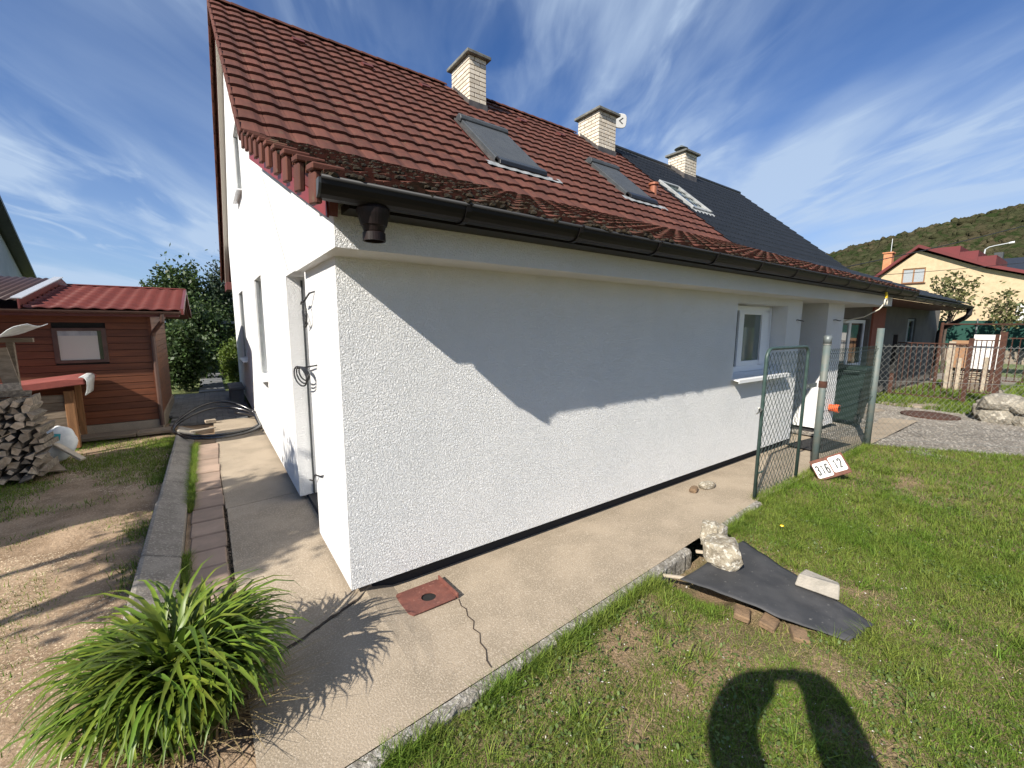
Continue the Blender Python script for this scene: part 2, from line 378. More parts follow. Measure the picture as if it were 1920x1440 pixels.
def boolean_cut(me_wall, boxes):
    """subtract axis boxes from a closed wall mesh and return the new mesh"""
    wo_ = bpy.data.objects.new('tmp_wall', me_wall); col.objects.link(wo_)
    c = MB()
    for b in boxes: c.box(*b)
    cm = bpy.data.meshes.new('tmp_cut'); cm.from_pydata(c.v, [], c.f); cm.update()
    co = bpy.data.objects.new('tmp_cut', cm); col.objects.link(co)
    for o in (wo_, co):
        bm = bmesh.new(); bm.from_mesh(o.data); bmesh.ops.recalc_face_normals(bm, faces=bm.faces); bm.to_mesh(o.data); bm.free()
    md = wo_.modifiers.new('cut', 'BOOLEAN'); md.operation = 'DIFFERENCE'; md.solver = 'EXACT'; md.object = co
    dg = bpy.context.evaluated_depsgraph_get(); dg.update()
    out = bpy.data.meshes.new_from_object(wo_.evaluated_get(dg)); 
    out.materials.clear()
    for m_ in me_wall.materials: out.materials.append(m_)
    bpy.data.objects.remove(wo_); bpy.data.objects.remove(co)
    return out
def rock_mesh(name, sx, sy, sz, seed, mats, rough=.35, sub_=3, flat=0):
    bm = bmesh.new(); bmesh.ops.create_icosphere(bm, subdivisions=sub_, radius=1)
    for v in bm.verts:
        p = v.co.copy(); q = p*1.3+Vector((seed*3.1, seed*1.7, seed))
        d = 1+rough*(mnoise.noise(q)+.5*mnoise.noise(q*2.3)+.3*mnoise.noise(q*5.1))
        # facetted look
        p = Vector((math.copysign(abs(p.x)**.75, p.x), math.copysign(abs(p.y)**.75, p.y), math.copysign(abs(p.z)**.75, p.z)))
        v.co = Vector((p.x*sx*d, p.y*sy*d, p.z*sz*d))
    me = bpy.data.meshes.new(name); bm.to_mesh(me); bm.free()
    me.materials.append(MATS[mats]); return me
def text_mesh(body, size, mat_, depth=.001):
    cu = bpy.data.curves.new('t', 'FONT'); cu.body = body; cu.size = size; cu.align_x = 'CENTER'; cu.align_y = 'CENTER'; cu.extrude = depth; cu.offset = size*.014; cu.space_character = 1.18
    o = bpy.data.objects.new('t', cu); col.objects.link(o)
    dg = bpy.context.evaluated_depsgraph_get(); dg.update()
    me = bpy.data.meshes.new_from_object(o.evaluated_get(dg)); bpy.data.objects.remove(o)
    me.materials.clear(); me.materials.append(MATS[mat_]); return me

# ================================================================== SETTING
def kerb_y(x): return -1.10+.073*(x+.3)
# far ground sheet
g = MB(); S = 4000
g.add([(-S, -S, -.5), (S, -S, -.5), (S, S, -.5), (-S, S, -.5)], [(0, 1, 2, 3)])
g.build('ground', 'meadow', kind='structure')

# concrete path (three poured bays)
def slab_poly(name, poly, z, mt, thick=.15, parent=None):
    m = MB(); m.prism(poly, 2, z-thick, z); o = m.build(name, mt, parent, kind='structure'); return o
front = [(-.62, -.36), (-.62, kerb_y(-.62)), (10.6, kerb_y(3.9)), (10.6, .6), (.02, .6), (.02, -.055)]
def conc_z(x, y):
    t = min(1, max(0, (x-.06)/.3)); t = t*t*(3-2*t)
    return -.07*t*min(1, max(0, 1+y/.95))
m = MB(); xsb = [-.62, -.3, .02, .1, .2, .3, .42, .8, 1.5, 2.4, 3.9, 6, 8, 10.6]; tsb = [0, .2, .45, .7, .9, 1.0]; vs = []
for x in xsb:
    ya = kerb_y(min(x, 3.9)); yb = (-.36+.305*(x+.62)/.64) if x <= .02 else (-.055+.055*min(1, (x-.02)/.2)); 
    for t in tsb: yy = ya+(yb-ya)*t; vs.append((x, yy, conc_z(x, yy)))
    yy = .6 if x > .02 else yb+.001; vs.append((x, yy, conc_z(x, min(yy, 0)) if x > .02 else -.02))
nn = 7; fs = [(i*nn+k, (i+1)*nn+k, (i+1)*nn+k+1, i*nn+k+1) for i in range(len(xsb)-1) for k in range(nn-1)]
m.add(vs, fs); bay1 = m.build('concrete_path', 'concrete', kind='structure')
bay2 = slab_poly('concrete_path', [(-.62, -.345), (.02, -.04), (.3, .2), (.3, 2.2), (-.62, 2.1)], .003, 'concrete')
bay3 = slab_poly('concrete_path', [(-.63, 2.115), (.3, 2.215), (.3, 6.75), (-.68, 6.8)], .0, 'concrete')
# crack across the front bay
pts = [(.60, -.37), (.575, -.45), (.585, -.50), (.555, -.57), (.56, -.64), (.52, -.70), (.53, -.76), (.49, -.83), (.485, -.90), (.445, -.97), (.44, kerb_y(.44)+.02)]
m = MB(); vs = []
for i, (x, y) in enumerate(pts):
    wv = .0028+.002*random.random(); vs += [(x-wv, y, conc_z(x-wv, y)+.003), (x+wv, y+.001, conc_z(x+wv, y)+.003)]
m.add(vs, [(2*i, 2*i+1, 2*i+3, 2*i+2) for i in range(len(pts)-1)]); m.build('crack', 'crack', bay1)
m = MB(); vs = []
for i in range(26):
    t = i/25; x = -.62+.64*t; y = -.353+.305*t+random.uniform(-.012, .012); wv = .006+.006*random.random()
    vs += [(x, y-wv, .0065), (x, y+wv, .0065)]
m.add(vs, [(2*i, 2*i+1, 2*i+3, 2*i+2) for i in range(25)]); m.build('joint', 'crack', bay1)

# kerb stones along the lawn
kerb = MB()
kst = thing('kerb', (0, -1, 0), None, None); kst['kind'] = 'structure'
xs = [-1.35, -.42, .5, 1.38, 2.40]
for a, b in list(zip(xs[:-1], xs[1:]))+[(2.98, 3.86)]:
    m = MB(); n = max(6, int((b-a)/.035)); vs = []; fs = []
    for i in range(n+1):
        x = a+.003+(b-a-.006)*i/n; y = kerb_y(x)
        j = lambda s_: random.uniform(-s_, s_)
        w0, w1 = -.068+j(.004), -.004
        vs += [(x, y+w0-.004, -.26), (x, y+w0+j(.006), -.012+j(.003)), (x, y+w0+.014+j(.003), .006+j(.003)), (x, y+w1-.008, .008+j(.002)), (x, y+w1, -.06)]
    for i in range(n):
        for k in range(4): fs.append((i*5+k, (i+1)*5+k, (i+1)*5+k+1, i*5+k+1))
    fs += [tuple(range(4, -1, -1)), tuple(range(n*5, n*5+5))]
    m.add(vs, fs); m.build('kerb_stone', 'kerb', kst)

# lawn height field
def hole(x, y): return .17*np.exp(-(np.abs(x-2.42)/.46)**4-(np.abs(y+1.18)/.24)**4)+.07*np.exp(-(np.abs(x-2.12)/.30)**2-(np.abs(y+1.62)/.17)**2)
def lawn_z(x, y): return -.035+.03*(fbm(x, y, 1.1, 3)-.5)+.018*(fbm(x, y, 6, 5)-.5)-hole(x, y)-.025*np.clip(-1.4-y, 0, 1)*0
def in_lawn(x, y):
    b = np.where(x < 3.9, kerb_y(x)-.068, np.where(x < 7.7, -.80, -.80-(x-7.7)*1.27))
    return (y < b)
nx, ny = 260, 150
gx = np.concatenate([np.linspace(-9, -1.4, 20), np.linspace(-1.35, 8.5, nx), np.linspace(8.7, 14, 14)])
gy = np.concatenate([np.linspace(-14, -4.1, 16), np.linspace(-4, -.78, ny)])
XX, YY = np.meshgrid(gx, gy, indexing='ij')
top = np.where(XX < 3.9, kerb_y(np.clip(XX, -1.4, 4))-.062, np.where(XX < 7.7, -.79, -.79-(XX-7.7)*1.27))
YY = -14+(YY+14)*(top+14)/(-.78+14)
ZZ = lawn_z(XX, YY)
V = np.stack([XX, YY, ZZ], -1).reshape(-1, 3); a_, b_ = XX.shape
idx = np.arange(a_*b_).reshape(a_, b_)
Fq = np.stack([idx[:-1, :-1], idx[1:, :-1], idx[1:, 1:], idx[:-1, 1:]], -1).reshape(-1, 4)
link('lawn', np_mesh('lawn', V, Fq, 'lawn_soil', True), kind='structure')

# dirt yard on the left
gx = np.concatenate([np.linspace(-30, -4.2, 14), np.linspace(-4, -.60, 90)]); gy = np.concatenate([np.linspace(-14, -1.3, 12), np.linspace(-1.2, 7.2, 200)])
XX, YY = np.meshgrid(gx, gy, indexing='ij')
def yard_z(x, y): return -.03+.05*(fbm(x, y, .9, 11)-.5)+.025*(fbm(x, y, 5, 12)-.5)-.05*np.clip((x+1.3)*3, 0, 1)
ZZ = yard_z(XX, YY)
ZZ = np.where(YY < -1.25, np.minimum(ZZ, -.07), ZZ)
V = np.stack([XX, YY, ZZ], -1).reshape(-1, 3); a_, b_ = XX.shape; idx = np.arange(a_*b_).reshape(a_, b_)
Fq = np.stack([idx[:-1, :-1], idx[1:, :-1], idx[1:, 1:], idx[:-1, 1:]], -1).reshape(-1, 4)
link('yard_ground', np_mesh('yard_ground', V, Fq, 'soil', True), kind='structure')

# gravel road and neighbour ground on the right
gx = np.linspace(7.6, 24, 110); gy = np.linspace(-16, 1.0, 110); XX, YY = np.meshgrid(gx, gy, indexing='ij')
ZZ = -.045+.05*(fbm(XX, YY, .8, 21)-.5)+.03*(fbm(XX, YY, 4, 22)-.5)
V = np.stack([XX, YY, ZZ], -1).reshape(-1, 3); a_, b_ = XX.shape; idx = np.arange(a_*b_).reshape(a_, b_)
Fq = np.stack([idx[:-1, :-1], idx[1:, :-1], idx[1:, 1:], idx[:-1, 1:]], -1).reshape(-1, 4)
link('gravel_road', np_mesh('gravel_road', V, Fq, 'gravel', True), kind='structure')
# meadow behind it
g = MB(); g.add([(23.5, -30, -.1), (140, -60, 1.5), (140, 90, 1.5), (23.5, 60, -.1)], [(0, 1, 2, 3)])
g.build('meadow', 'meadow', kind='structure')
# back garden ground
g = MB(); g.add([(-40, 7.0, -.085), (1.2, 7.0, -.085), (3, 60, -.3), (-40, 60, -.3)], [(0, 1, 2, 3)]); g.build('back_garden_ground', 'meadow', kind='structure')

# hill with forest relief
nx, ny = 480, 220
u = np.linspace(0, 1, nx); v = np.linspace(0, 1, ny); Uu, Vv = np.meshgrid(u, v, indexing='ij')
YH = 420-760*Uu; XH = 150+520*Vv
prof = 66+np.interp(YH, [-340, 10, 34, 60, 83, 105, 129, 200, 420], [34, 16, 13, 10, 4, -1, -8, -26, -46])
ZH = prof*np.sin(np.clip(Vv*1.55, 0, 1)*math.pi/2)**1.0*(0.96+.10*fbm(XH, YH, .012, 31))
ZH += 2.5*fbm(XH, YH, .05, 33, 2)*np.clip(Vv*8, 0, 1)+5.5*fbm(XH, YH, .30, 34, 2)-5
V = np.stack([XH, YH, ZH], -1).reshape(-1, 3); idx = np.arange(nx*ny).reshape(nx, ny)
Fq = np.stack([idx[:-1, :-1], idx[:-1, 1:], idx[1:, 1:], idx[1:, :-1]], -1).reshape(-1, 4)
link('hill', np_mesh('hill', V, Fq, 'hill', False), kind='structure')

rh = np.random.default_rng(77); nt_ = 16000
bm = bmesh.new(); bmesh.ops.create_icosphere(bm, subdivisions=1, radius=1); iv0 = np.array([v.co[:] for v in bm.verts]); if0 = np.array([[v.index for v in f.verts] for f in bm.faces]); bm.free()
ui = rh.integers(0, nx, nt_*2); vi = rh.integers(8, ny, nt_*2); k = (YH[ui, vi] > -90) & (YH[ui, vi] < 240); ui, vi = ui[k][:nt_], vi[k][:nt_]; nt_ = len(ui)
C0 = np.stack([XH[ui, vi], YH[ui, vi], ZH[ui, vi]-.8], -1)+rh.uniform(-1, 1, (nt_, 3))*np.array([1.2, 1.2, .3]); sc = rh.uniform(1.0, 2.1, nt_)
Vt = C0[:, None, :]+iv0[None]*sc[:, None, None]*rh.uniform(.75, 1.25, (nt_, len(iv0), 1))*np.array([1, 1, .95])
Ft = (np.arange(nt_)[:, None, None]*len(iv0)+if0[None]).reshape(-1, 3)
link('forest', np_mesh('forest', Vt.reshape(-1, 3), Ft, 'forest'), label='wood covering the far hillside', cat='forest', kind='stuff')
# channel slabs between yard and pavers
ch = thing('drain_channel', (-1.05, 2.5, 0), None, None); ch['kind'] = 'structure'
for (ya, yb, dz) in [(.05, 1.15, .025), (1.17, 2.33, .022), (2.35, 3.1, -.015), (3.12, 4.35, -.02), (4.37, 5.3, -.03), (5.32, 6.2, -.03)]:
    m = MB(); m.prism([(-1.165, .105+dz), (-1.135, .108+dz), (-.935, .028+dz), (-.93, -.2), (-1.165, -.2)], 1, ya, yb)
    m.build('channel_slab', 'channel', ch, bevel=.008)
# small pavers
pv = thing('paver_strip', (-.76, 2, 0), None, None); pv['kind'] = 'structure'
MB().box(-.93, -.615, .4, 5.6, -.14, -.012).build('joint_fill', 'soil', pv)
y = .42
while y < 4.75:
    ln = random.uniform(.27, .33); m = MB(); dx = random.uniform(-.012, .012)
    dz = random.uniform(-.008, .008)
    m.box(-.895+dx, -.645+dx, y, y+ln-.014, -.1, .008+dz, rot=Matrix.Rotation(random.uniform(-.03, .03), 3, 'Z'))
    m.build('paver', 'paver', pv, bevel=.009); y += ln
# grey block paving in the passage
gp = thing('block_paving', (-.6, 8, 0), None, None); gp['kind'] = 'structure'
blk = MB().box(-.098, .098, -.098, .098, -.06, .0).mesh('block', 'grey_paving', bevel=.006)
for i in range(11):
    for j in range(20):
        x = -1.42+.2*i+(.1 if j % 2 else 0); yy = 6.93+.2*j
        if x > -.05: continue
        if j < 5 and x < -1.3: continue
        link('paving_block', blk, gp, loc=(x-gp.location.x*0, yy, .002+random.uniform(-.003, .003)))
for o in gp.children: o.matrix_parent_inverse = Matrix.Translation(-gp.location)
# stepping slabs further down the garden
for k in range(9):
    m = MB(); m.box(-.95, -.35, 11.4+.62*k, 11.8+.62*k, -.1, -.035-.004*k); m.build('paving_slab', 'grey_paving', gp, bevel=.01)

# ================================================================== WHITE HOUSE
EAVE, BREAK, RIDGE, BACK = (-.575, 2.445), (3.08, 3.87), (7.38, 7.58), (12.55, 3.10)
PX = 10.45                                        # party line between the two halves
house = thing('white_house', (0, 0, 0), 'newly rendered white house with a red-brown tiled roof and skylights', 'house')
# gable wall
prof = [(0, .05), (11.3, .05), (11.3, 4.0), (7.38, 7.36), (3.08, 3.65), (0, 2.45)]
gm = MB().prism(prof, 0, 0, .42).mesh('wall', 'stucco')
gm = boolean_cut(gm, [(-.2, .36, .97, 1.90, -.2, 2.25), (-.2, .25, 4.06, 5.02, 1.02, 2.46), (-.2, .25, 7.6, 8.9, 1.03, 2.47), (-.2, .30, 5.88, 6.92, 4.02, 5.16)])
gable = link('wall', gm, house, label='sunlit white gable wall with deep window reveals')
# long wall with window opening
lm = MB().box(.42, 6.74, 0, .36, .05, 2.30).mesh('wall', 'stucco')
lm = boolean_cut(lm, [(4.79, 6.24, -.3, .27, 1.14, 2.10)])
longw = link('wall', lm, house)
# porch wall / pillar
pw = MB().box(7.80, 8.55, .003, 1.1, .06, 2.30).build('porch_pillar', 'stucco', house)
MB().box(6.74, 9.9, 1.1, 1.4, .0, 2.4).build('porch_back_wall', 'stucco', house)
MB().box(.06, 6.70, .075, .3, -.15, .06).build('plinth', 'plinth', house)
MB().box(.075, .3, .08, 11.2, -.05, .055).build('plinth', 'plinth', house)
MB().box(7.86, 8.50, .07, 1.05, -.15, .065).build('plinth', 'plinth', house)
# eave box: overhangs the wall on both sides
eb = MB(); eb.prism([(-.30, 2.203), (.9, 2.195), (.9, 2.88), (-.30, 2.43)], 0, -.068, 10.0)
ebm = eb.mesh('eave_box', 'stucco')
eave = link('eave_box', ebm, house)
# door frame strip and door in the deep opening on the gable side
MB().box(.125, .142, 1.885, 1.898, .06, 2.22).build('guide_rail', 'anthracite', house)
d_ = MB().box(.30, .35, .98, 1.89, .02, 2.24).build('door', 'pvc', house)
MB().box(.285, .30, 1.2, 1.7, .9, 2.05).build('door_glass', 'pane_dark', d_)
for (ya, yb, za, zb) in [(4.06, 5.02, 1.02, 2.46), (7.6, 8.9, 1.03, 2.47), (5.88, 6.92, 4.02, 5.16)]:
    wf = MB()
    wf.box(.20, .245, ya, ya+.07, za, zb); wf.box(.20, .245, yb-.07, yb, za, zb)
    wf.box(.20, .245, ya+.07, yb-.07, za, za+.07); wf.box(.20, .245, ya+.07, yb-.07, zb-.07, zb)
    wf = wf.build('window', 'pvc', house)
    MB().box(.215, .225, ya+.07, yb-.07, za+.07, zb-.07).build('pane', 'pane', wf)
    sb = MB(); sb.prism([(-.09, za-.035), (-.09, za-.015), (.20, za+.02), (.20, za)], 1, ya+.003, yb-.003)
    sb.box(-.092, -.086, ya+.003, yb-.003, za-.06, za-.014)
    sb.build('sill', 'sill_white', wf)
    MB().box(.02, .05, yb-.03, yb-.003, za+.02, zb-.01).build('guide_rail', 'lead', wf)
# window in the long wall
wf = MB(); wy0, wy1 = .205, .265
for (a, b, c, d) in [(4.80, 4.87, 1.17, 2.09), (6.16, 6.23, 1.17, 2.09), (4.87, 6.16, 1.17, 1.25), (4.87, 6.16, 2.02, 2.09), (5.28, 5.40, 1.25, 2.02), (5.92, 6.16, 1.25, 2.02), (5.40, 5.92, 1.25, 1.32), (5.40, 5.92, 1.97, 2.02)]:
    wf.box(a, b, wy0, wy1, c, d)
wf = wf.build('window', 'pvc', house, bevel=.006)
MB().box(4.87, 5.28, .235, .245, 1.25, 2.02).build('pane', 'pane_dark', wf)
MB().box(5.40, 5.92, .222, .232, 1.32, 1.97).build('pane', 'pane', wf)
MB().box(4.80, 6.23, .20, .262, 1.142, 1.168).build('sill_profile', 'pvc', wf)
sb = MB(); sb.prism([(-.10, 1.108), (-.10, 1.125), (.2, 1.165), (.2, 1.145)], 0, 4.76, 6.27); sb.box(4.76, 6.27, -.104, -.098, 1.085, 1.126)
sb.build('sill', 'sill_white', wf)

# ---- roof of the white house
def slope(p, q): 
    d = Vector((0, q[0]-p[0], q[1]-p[1])); ln = d.length; d.normalize(); n = Vector((0, -d.z, d.y)); return d, n, ln
roof = MB(); T = .07
po = [EAVE, BREAK, RIDGE, BACK]
lowp = [(-.515, 2.44), (3.08, 3.835), (7.38, 7.545), (12.55, 3.06)]; low2 = [(-.475, 2.39), (3.08, 3.72), (7.38, 7.43), (12.5, 2.95)]
roof.prism(lowp+low2[::-1], 0, -.12, PX-.01)
roof = roof.build('roof', 'maroon_board', house)
# one tile: wave across, lifted front edge
TW = 10.62/39.0
def tile_mesh(g_, name, mt):
    m = MB(); n = 8; vs = []; L_ = g_+.05; w_ = TW-.004
    for i in range(n+1):
        u = i/n; h = .017*(.5-.5*math.cos(2*math.pi*(u*1.0+.08)))+.003*math.sin(4*math.pi*u)
        x = w_*u
        vs += [(x, 0, h-.014), (x, 0, .044+h), (x, L_, .003+h)]
    fs = []
    for i in range(n): fs += [(3*i, 3*i+3, 3*i+4, 3*i+1), (3*i+1, 3*i+4, 3*i+5, 3*i+2)]
    fs += [(0, 1, 2), (3*n, 3*n+2, 3*n+1)]
    m.add(vs, fs); return m.mesh(name, mt)
def frame_(p, q):
    d, n, ln = slope(p, q); return d, n, ln
X0 = -.17
NR_U, NR_L = 16, 10
skyl = [(3.80, 4.90, 3.93, 5.42), (7.50, 8.50, 4.02, 5.42)]
cand = []
meshes = {}
for key, (p, q, nr) in {'u': (BREAK, RIDGE, NR_U), 'l': (EAVE, BREAK, NR_L)}.items():
    d, n, ln = frame_(p, q); g_ = ln/nr
    meshes[key] = tile_mesh(g_, 'roof_tile', 'tile' if key == 'u' else 'tile_mossy')
    mw = Matrix(((1, d.x, n.x), (0, d.y, n.y), (0, d.z, n.z)))
    for r in range(nr):
        for c in range(39):
            pos = Vector((X0+TW*c, p[0], p[1]))+d*(g_*r)
            cx = pos.x+TW/2; cy = pos.y+d.y*g_/2
            if any(a-.10 < cx < b+.10 and c0-.02 < cy < c1+.05 for a, b, c0, c1 in skyl): continue
            if 4.74 < cx < 5.27 and cy > 6.56 or 9.12 < cx < 9.93 and cy > 6.56: continue
            ctr = pos+d*(g_/2)+Vector((TW/2, 0, 0)); vd = CAM-ctr
            area = max(0, n.dot(vd))/vd.length**3
            if key == 'l': area += 1e-9
            cand.append((area, key, pos, mw))
cand.sort(key=lambda t: -t[0])
for area, key, pos, mw in cand[:300]:
    o = link('roof_tile', meshes[key], roof); jit = Matrix.Rotation(random.uniform(-.006, .006), 4, 'Z')
    o.matrix_basis = Matrix.Translation(pos) @ mw.to_4x4() @ jit
rest = MB()
tv = {k: ([v.co.copy() for v in me.vertices], [tuple(p_.vertices) for p_ in me.polygons]) for k, me in meshes.items()}
for area, key, pos, mw in cand[300:]:
    vs, fs = tv[key]; rest.add([mw @ v+pos for v in vs], fs, 0 if key == 'u' else 1)
rest.build('roof_tile_field', ['tile_rest', 'tile_mossy'], roof, kind='stuff')
# moss on the flat lower slope
d, n, ln = frame_(EAVE, BREAK); g_ = ln/NR_L
bm = bmesh.new(); bmesh.ops.create_icosphere(bm, subdivisions=1, radius=1); iv = [v.co.copy() for v in bm.verts]; ifc = [tuple(v.index for v in f.verts) for f in bm.faces]; bm.free()
moss = MB()
for r in range(NR_L+1):
    for c in range(39*34):
        x = X0+TW*c/34+random.uniform(-.03, .03); ph = ((x-X0)/TW) % 1
        valley = .55+.45*math.cos(2*math.pi*(ph+.02))**2*(1 if (ph < .3 or ph > .7) else .35)
        dens = valley*(.95 if x < 3 else .85)
        if random.random() > dens: continue
        s_ = random.uniform(.006, .015)*(1.5 if x < 2.5 else 1)
        h = .020*(.5-.5*math.cos(2*math.pi*(ph+.08)))+.02
        p = Vector((x, EAVE[0], EAVE[1]))+d*(g_*r+random.uniform(-.03, .10))+n*(h+s_*.1)
        rot = Matrix.Rotation(random.uniform(0, 6), 3, 'Z')
        moss.add([p+Vector((w_.x*s_*1.3*random.uniform(.8, 1.2), w_.y*s_*random.uniform(.8, 1.2), w_.z*s_*.8*random.uniform(.7, 1.3))) for w_ in (rot @ q for q in iv)], ifc)
moss.build('moss', 'moss', roof, kind='stuff')
# ridge tiles
rm = MB(); vs = []; n_ = 7
for e, (yy, rr) in enumerate(((0, .105), (.36, .092))):
    for k in range(n_):
        t = math.pi*k/(n_-1); vs.append((yy, rr*1.15*math.cos(t), rr*.8*math.sin(t)))
        vs.append((yy, (rr-.018)*1.15*math.cos(t), (rr-.018)*.8*math.sin(t)))
fs = []
for k in range(n_-1):
    a = 2*k; fs += [(a, a+2, a+2+14, a+14), (a+1, a+15, a+17, a+3), (a, a+1, a+3, a+2), (a+14, a+16, a+17, a+15)]
rm.add(vs, fs); rm = rm.mesh('ridge_tile', 'tile')
x = -.17
while x < PX-.2:
    if not (4.5 < x < 5.25 or 8.85 < x < 9.95): link('ridge_tile', rm, roof, loc=(x, 7.38, 7.575))
    x += .335
# verge: flap of each edge tile
d, n, ln = frame_(EAVE, BREAK); g_ = ln/NR_L
fl = MB(); fl.box(-.03, .0, -.005, .15, -.105, .035); fl.box(-.045, .10, -.02, .11, .035, .066); fl = fl.mesh('verge_tile', 'tile', bevel=.006)
for r in range(NR_L):
    p = Vector((-.172, EAVE[0], EAVE[1]))+d*(g_*(r+.06))+n*.0
    o = link('verge_tile', fl, roof); o.matrix_basis = Matrix.Translation(p) @ Matrix.Rotation(R(10), 4, 'X')
d, n, ln = frame_(BREAK, RIDGE); g_ = ln/NR_U
fl = MB(); fl.box(-.028, .0, 0, .30, -.085, .03); fl = fl.mesh('verge_tile', 'tile', bevel=.005)
for r in range(NR_U):
    p = Vector((-.172, BREAK[0], BREAK[1]))+d*(g_*r)+n*.01
    o = link('verge_tile', fl, roof); o.matrix_basis = Matrix.Translation(p) @ Matrix(((1, d.x, n.x), (0, d.y, n.y), (0, d.z, n.z))).to_4x4()
# rear slope tiles are hidden behind the ridge: plain battened covering with its verge
db, nb, lb = slope(RIDGE, BACK); nb = Vector((0, -db.z, db.y))
rb = MB()
for r in range(20):
    a = Vector((0, RIDGE[0], RIDGE[1]))+db*(lb*r/20); b = a+db*(lb/20+.04); up_ = Vector((0, -db.z, db.y))
    rb.add([Vector((X0, 0, 0))+a+up_*.0, Vector((PX, 0, 0))+a, Vector((PX, 0, 0))+b+up_*.04, Vector((X0, 0, 0))+b+up_*.04, Vector((X0, 0, 0))+b, Vector((PX, 0, 0))+b], [(0, 1, 2, 3), (3, 2, 5, 4)])
    rb.add([Vector((X0-.03, 0, 0))+a+up_*.03, Vector((X0-.03, 0, 0))+b+up_*.06, Vector((X0-.03, 0, 0))+b-up_*.11, Vector((X0-.03, 0, 0))+a-up_*.11,
            Vector((X0, 0, 0))+a+up_*.03, Vector((X0, 0, 0))+b+up_*.06, Vector((X0, 0, 0))+b-up_*.11, Vector((X0, 0, 0))+a-up_*.11], [(0, 1, 2, 3), (4, 7, 6, 5), (0, 4, 5, 1), (2, 6, 7, 3), (1, 5, 6, 2), (0, 3, 7, 4)])
rb.build('rear_slope', 'tile_rest', roof)
# barge boards on the gable
MB().prism([(-.40, 2.325), (-.385, 2.41), (3.05, 3.735), (3.05, 3.615)], 0, -.122, -.113).build('barge_board', 'red_metal', house)
rw = Vector((0, BACK[0]-RIDGE[0], BACK[1]-RIDGE[1])).normalized()
MB().prism([(7.40, 7.30), (7.40, 7.46), (12.45, 3.05), (12.45, 2.89)], 0, -.10, -.004).build('barge_board', 'cream_board', house)
MB().box(-.12, 10.0, 11.3, 12.5, 2.72, 2.92).build('rear_soffit', 'maroon_board', house)
MB().prism([(-.395, 2.335), (-.44, 2.47), (3.05, 3.83), (3.05, 3.63)], 0, -.112, -.071).build('verge_closure', 'maroon_board', house)  # closing plate added to block sunlight leaking under the verge tiles
# thin grey tube for the dark line across the gable
MB().tube([(-.006, 4.55, 4.75), (-.008, 3.2, 3.6), (-.006, 1.72, 2.29)], .0022, 5).build('gable_line', 'lead', house)

# gutter
gut = MB(); cy_, cz_, r_ = -.530, 2.448, .078
pr = [(cy_+r_*math.cos(t), cz_+r_*math.sin(t)) for t in np.linspace(math.pi, 2*math.pi, 11)]
pri = [(cy_+(r_-.005)*math.cos(t), cz_+(r_-.005)*math.sin(t)) for t in np.linspace(2*math.pi, math.pi, 11)]
gut.prism(pr+pri, 0, -.185, PX-.15)
gut = gut.build('gutter', 'gutter', house, smooth=False)
MB().tube([(-.185, cy_-r_, cz_+.004), (PX-.15, cy_-r_, cz_+.004)], .010, 8).build('gutter_lip', 'gutter_lip', gut, smooth=True)
MB().prism(pr, 0, -.198, -.186).build('gutter_end', 'anthracite', gut)  # lighter material than the gutter paints in the sunlit end
x = .55
while x < PX-.3:
    b = MB(); ro = r_+.004
    pts = [(cy_+ro*math.cos(t), cz_+ro*math.sin(t)) for t in np.linspace(math.pi, 2*math.pi, 9)]
    pin = [(cy_+(ro+.006)*math.cos(t), cz_+(ro+.006)*math.sin(t)) for t in np.linspace(2*math.pi, math.pi, 9)]
    b.prism(pts+pin, 0, x, x+.03); b.tube([(x+.015, cy_-r_-.004, cz_+.004), (x+.03, cy_-r_-.004, cz_+.004)], .014, 8)
    b.build('gutter_bracket', 'gutter', gut); x += .86
hp = MB(); hx, hy = .075, cy_+.03
hp.lathe([(.070, 2.385), (.082, 2.368), (.078, 2.345), (.064, 2.292), (.058, 2.288), (.050, 2.264), (.047, 2.262), (.056, 2.257), (.056, 2.218), (.049, 2.218), (.049, 2.24)], (hx, hy, 0), 28)
hp.build('downpipe_outlet', 'hopper_shaded', gut, smooth=False)
MB().box(-.03, 9.98, -.46, -.303, 2.37, 2.41).build('fascia_board', 'gutter', house)

